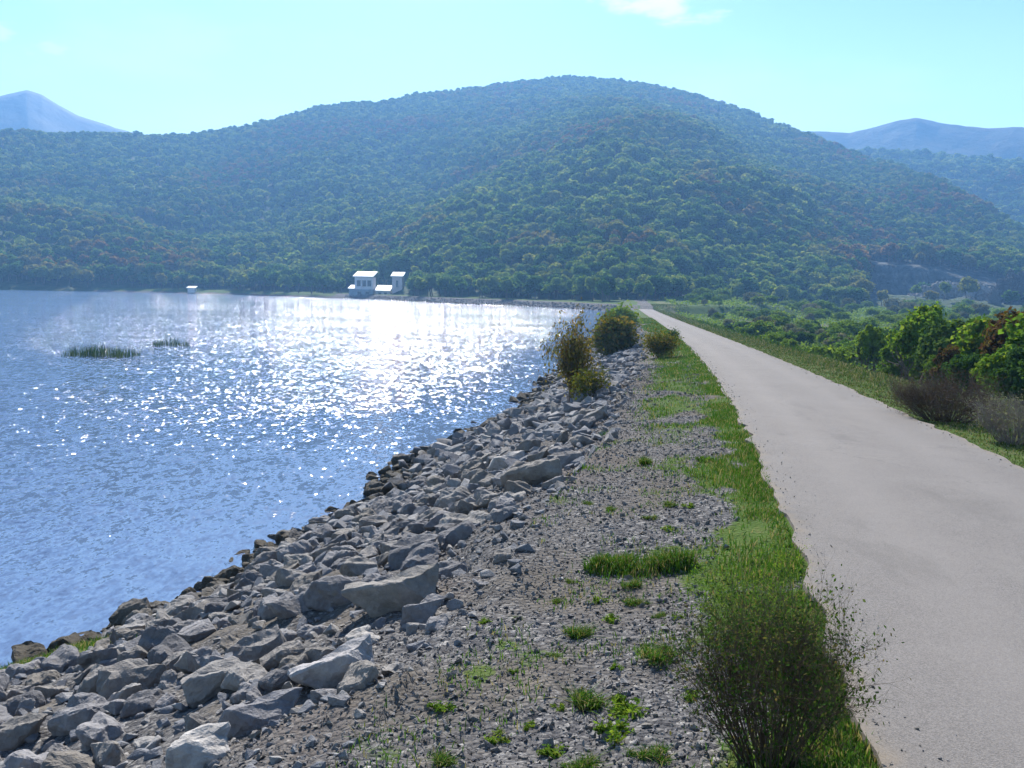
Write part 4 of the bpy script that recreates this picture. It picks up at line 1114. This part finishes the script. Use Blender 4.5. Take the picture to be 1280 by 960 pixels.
# ------------------------------------------------------------------ reeds in the lake
def reeds(u0, u1, v, hpx, label, n):
    rg = np.random.default_rng(int(u0)); d = ray((u0 + u1) / 2, v); s = -4.8 / d[2]; c = EYE + d * s
    w = (u1 - u0) * np.linalg.norm(c - EYE) / F; h = hpx * np.linalg.norm(c - EYE) / F
    P = np.stack([rg.uniform(-.5, .5, n) * w, rg.normal(0, .16, n) * w, np.zeros(n) - .05], 1)
    P[:, 1] += rg.normal(0, .25, n) * w * .3
    hh = 1.15 * h * rg.uniform(.35, 1.1, n) * (.65 + .5 * vnoise(P[:, 0] * 2.2 + 9, P[:, 0] * 0, 4)) * (1.05 - .5 * (np.abs(P[:, 0]) / w * 2) ** 2)
    V, T, rn = blades(P, hh, np.full(n, .035), rg, .25)
    thing('reed_clump', label, 'reeds', (c[0], c[1], 0), 0, 1, 'reed clumps in the lake', mk_mesh('reed_clump', V, T, [M['reed']], attrs={'rnd': rn}))
reeds(90, 164, 445, 17, 'larger dark clump of reeds standing in the lake', 620)
reeds(195, 236, 432, 13, 'smaller clump of reeds behind the larger one in the lake', 200)

# ------------------------------------------------------------------ haze
V, Q = boxes([(-1300, 1300, -40, 1640, -4, 350)])
m, nt = mat('haze_air')
pv_ = nd(nt, 'ShaderNodeVolumePrincipled', {'Color': (.22, .50, 1, 1), 'Density': .00042, 'Anisotropy': .3})
nd(nt, 'ShaderNodeOutputMaterial', {'Volume': pv_.outputs[0]})
obj('haze', mk_mesh('haze', V, Q, [m]), kind='stuff')

# ------------------------------------------------------------------ light
sv = Vector((math.sin(SUN_AZ) * math.cos(SUN_EL), math.cos(SUN_AZ) * math.cos(SUN_EL), math.sin(SUN_EL)))
sun = bpy.data.lights.new('sun', 'SUN'); sun.energy = 5.0; sun.angle = R(.53); sun.color = (1, .94, .85)
so = bpy.data.objects.new('sun', sun); COL.objects.link(so)
so.rotation_euler = sv.to_track_quat('Z', 'Y').to_euler(); so.location = (0, 0, 900)

w = bpy.data.worlds.new('World'); scn.world = w; w.use_nodes = True
nt = w.node_tree; nt.nodes.clear()
sky = nd(nt, 'ShaderNodeTexSky', sky_type='NISHITA', sun_disc=False, sun_elevation=SUN_EL, sun_rotation=SUN_AZ, air_density=1.0, dust_density=.45, ozone_density=2.5)
tc = nd(nt, 'ShaderNodeTexCoord').outputs['Generated']
col = mixc(nt, 1.0, sky.outputs[0], (.86, 1.08, 1.2), 'MULTIPLY')
zz = nd(nt, 'ShaderNodeSeparateXYZ', {'Vector': tc}).outputs[2]
col = mixc(nt, mrange(nt, zz, .34, .1, 0, .72), col, (7.6, 10.4, 11.2))
def cloud(u, v, spread, sx, thr, seed):
    d = unit(ray(u, v))
    df = nd(nt, 'ShaderNodeVectorMath', {0: tc, 1: tuple(d)}, operation='SUBTRACT').outputs[0]
    st = nd(nt, 'ShaderNodeVectorMath', {0: df, 1: (1 / sx, .3, 1.0)}, operation='MULTIPLY').outputs[0]
    ln = nd(nt, 'ShaderNodeVectorMath', {0: st}, operation='LENGTH').outputs['Value']
    mp = nd(nt, 'ShaderNodeVectorMath', {0: st, 1: (seed, seed, seed)}, operation='ADD').outputs[0]
    n = noise(nt, mp, 1.6 / spread, 6, .6).outputs[0]
    k = mth(nt, 'ADD', mrange(nt, ln, 0, spread, .55, -.35, False), mth(nt, 'MULTIPLY', mth(nt, 'SUBTRACT', n, .5), 1.6))
    return mrange(nt, k, thr, thr + .35)
cl = mth(nt, 'MAXIMUM', cloud(805, 0, .046, 3.2, .12, 3.1), mth(nt, 'MULTIPLY', mth(nt, 'MAXIMUM', cloud(68, 62, .02, 2.2, .15, 7.7), cloud(8, 40, .02, 1.6, .15, 1.3)), .45))
wisp = mth(nt, 'MULTIPLY', mrange(nt, noise(nt, nd(nt, 'ShaderNodeMapping', {'Vector': tc, 'Scale': (1.5, 1.5, 5), 'Rotation': (0, .3, 0)}).outputs[0], 2.2, 5, .55).outputs[0], .45, .75), .22)
cl = mth(nt, 'MAXIMUM', cl, wisp)
col = mixc(nt, cl, col, (9.0, 9.6, 10.0))
bg = nd(nt, 'ShaderNodeBackground', {'Color': col, 'Strength': .055})
nd(nt, 'ShaderNodeOutputWorld', {'Surface': bg.outputs[0]})

# ------------------------------------------------------------------ camera
cam = bpy.data.cameras.new('camera'); co = bpy.data.objects.new('camera', cam); COL.objects.link(co)
cam.sensor_width = 36; cam.lens = 36 * F / 1280; cam.clip_end = 20000; cam.clip_start = .05
fwd = Vector((0, math.cos(PITCH), -math.sin(PITCH))); up = Vector((0, math.sin(PITCH), math.cos(PITCH))); rt = Vector((1, 0, 0))
c, s = math.cos(ROLL), math.sin(ROLL)
cxv = rt * c + up * s; cyv = -rt * s + up * c
co.matrix_world = Matrix(((cxv.x, cyv.x, -fwd.x, 0), (cxv.y, cyv.y, -fwd.y, 0), (cxv.z, cyv.z, -fwd.z, 4.8), (0, 0, 0, 1)))
scn.camera = co
scn.view_settings.view_transform = 'Standard'; scn.view_settings.look = 'None'
scn.view_settings.exposure = 1.3; scn.view_settings.gamma = 1.0
cy = scn.cycles
cy.use_denoising = True; cy.max_bounces = 5; cy.diffuse_bounces = 2; cy.glossy_bounces = 2; cy.transmission_bounces = 2; cy.volume_bounces = 0
cy.use_adaptive_sampling = True; cy.adaptive_threshold = .02
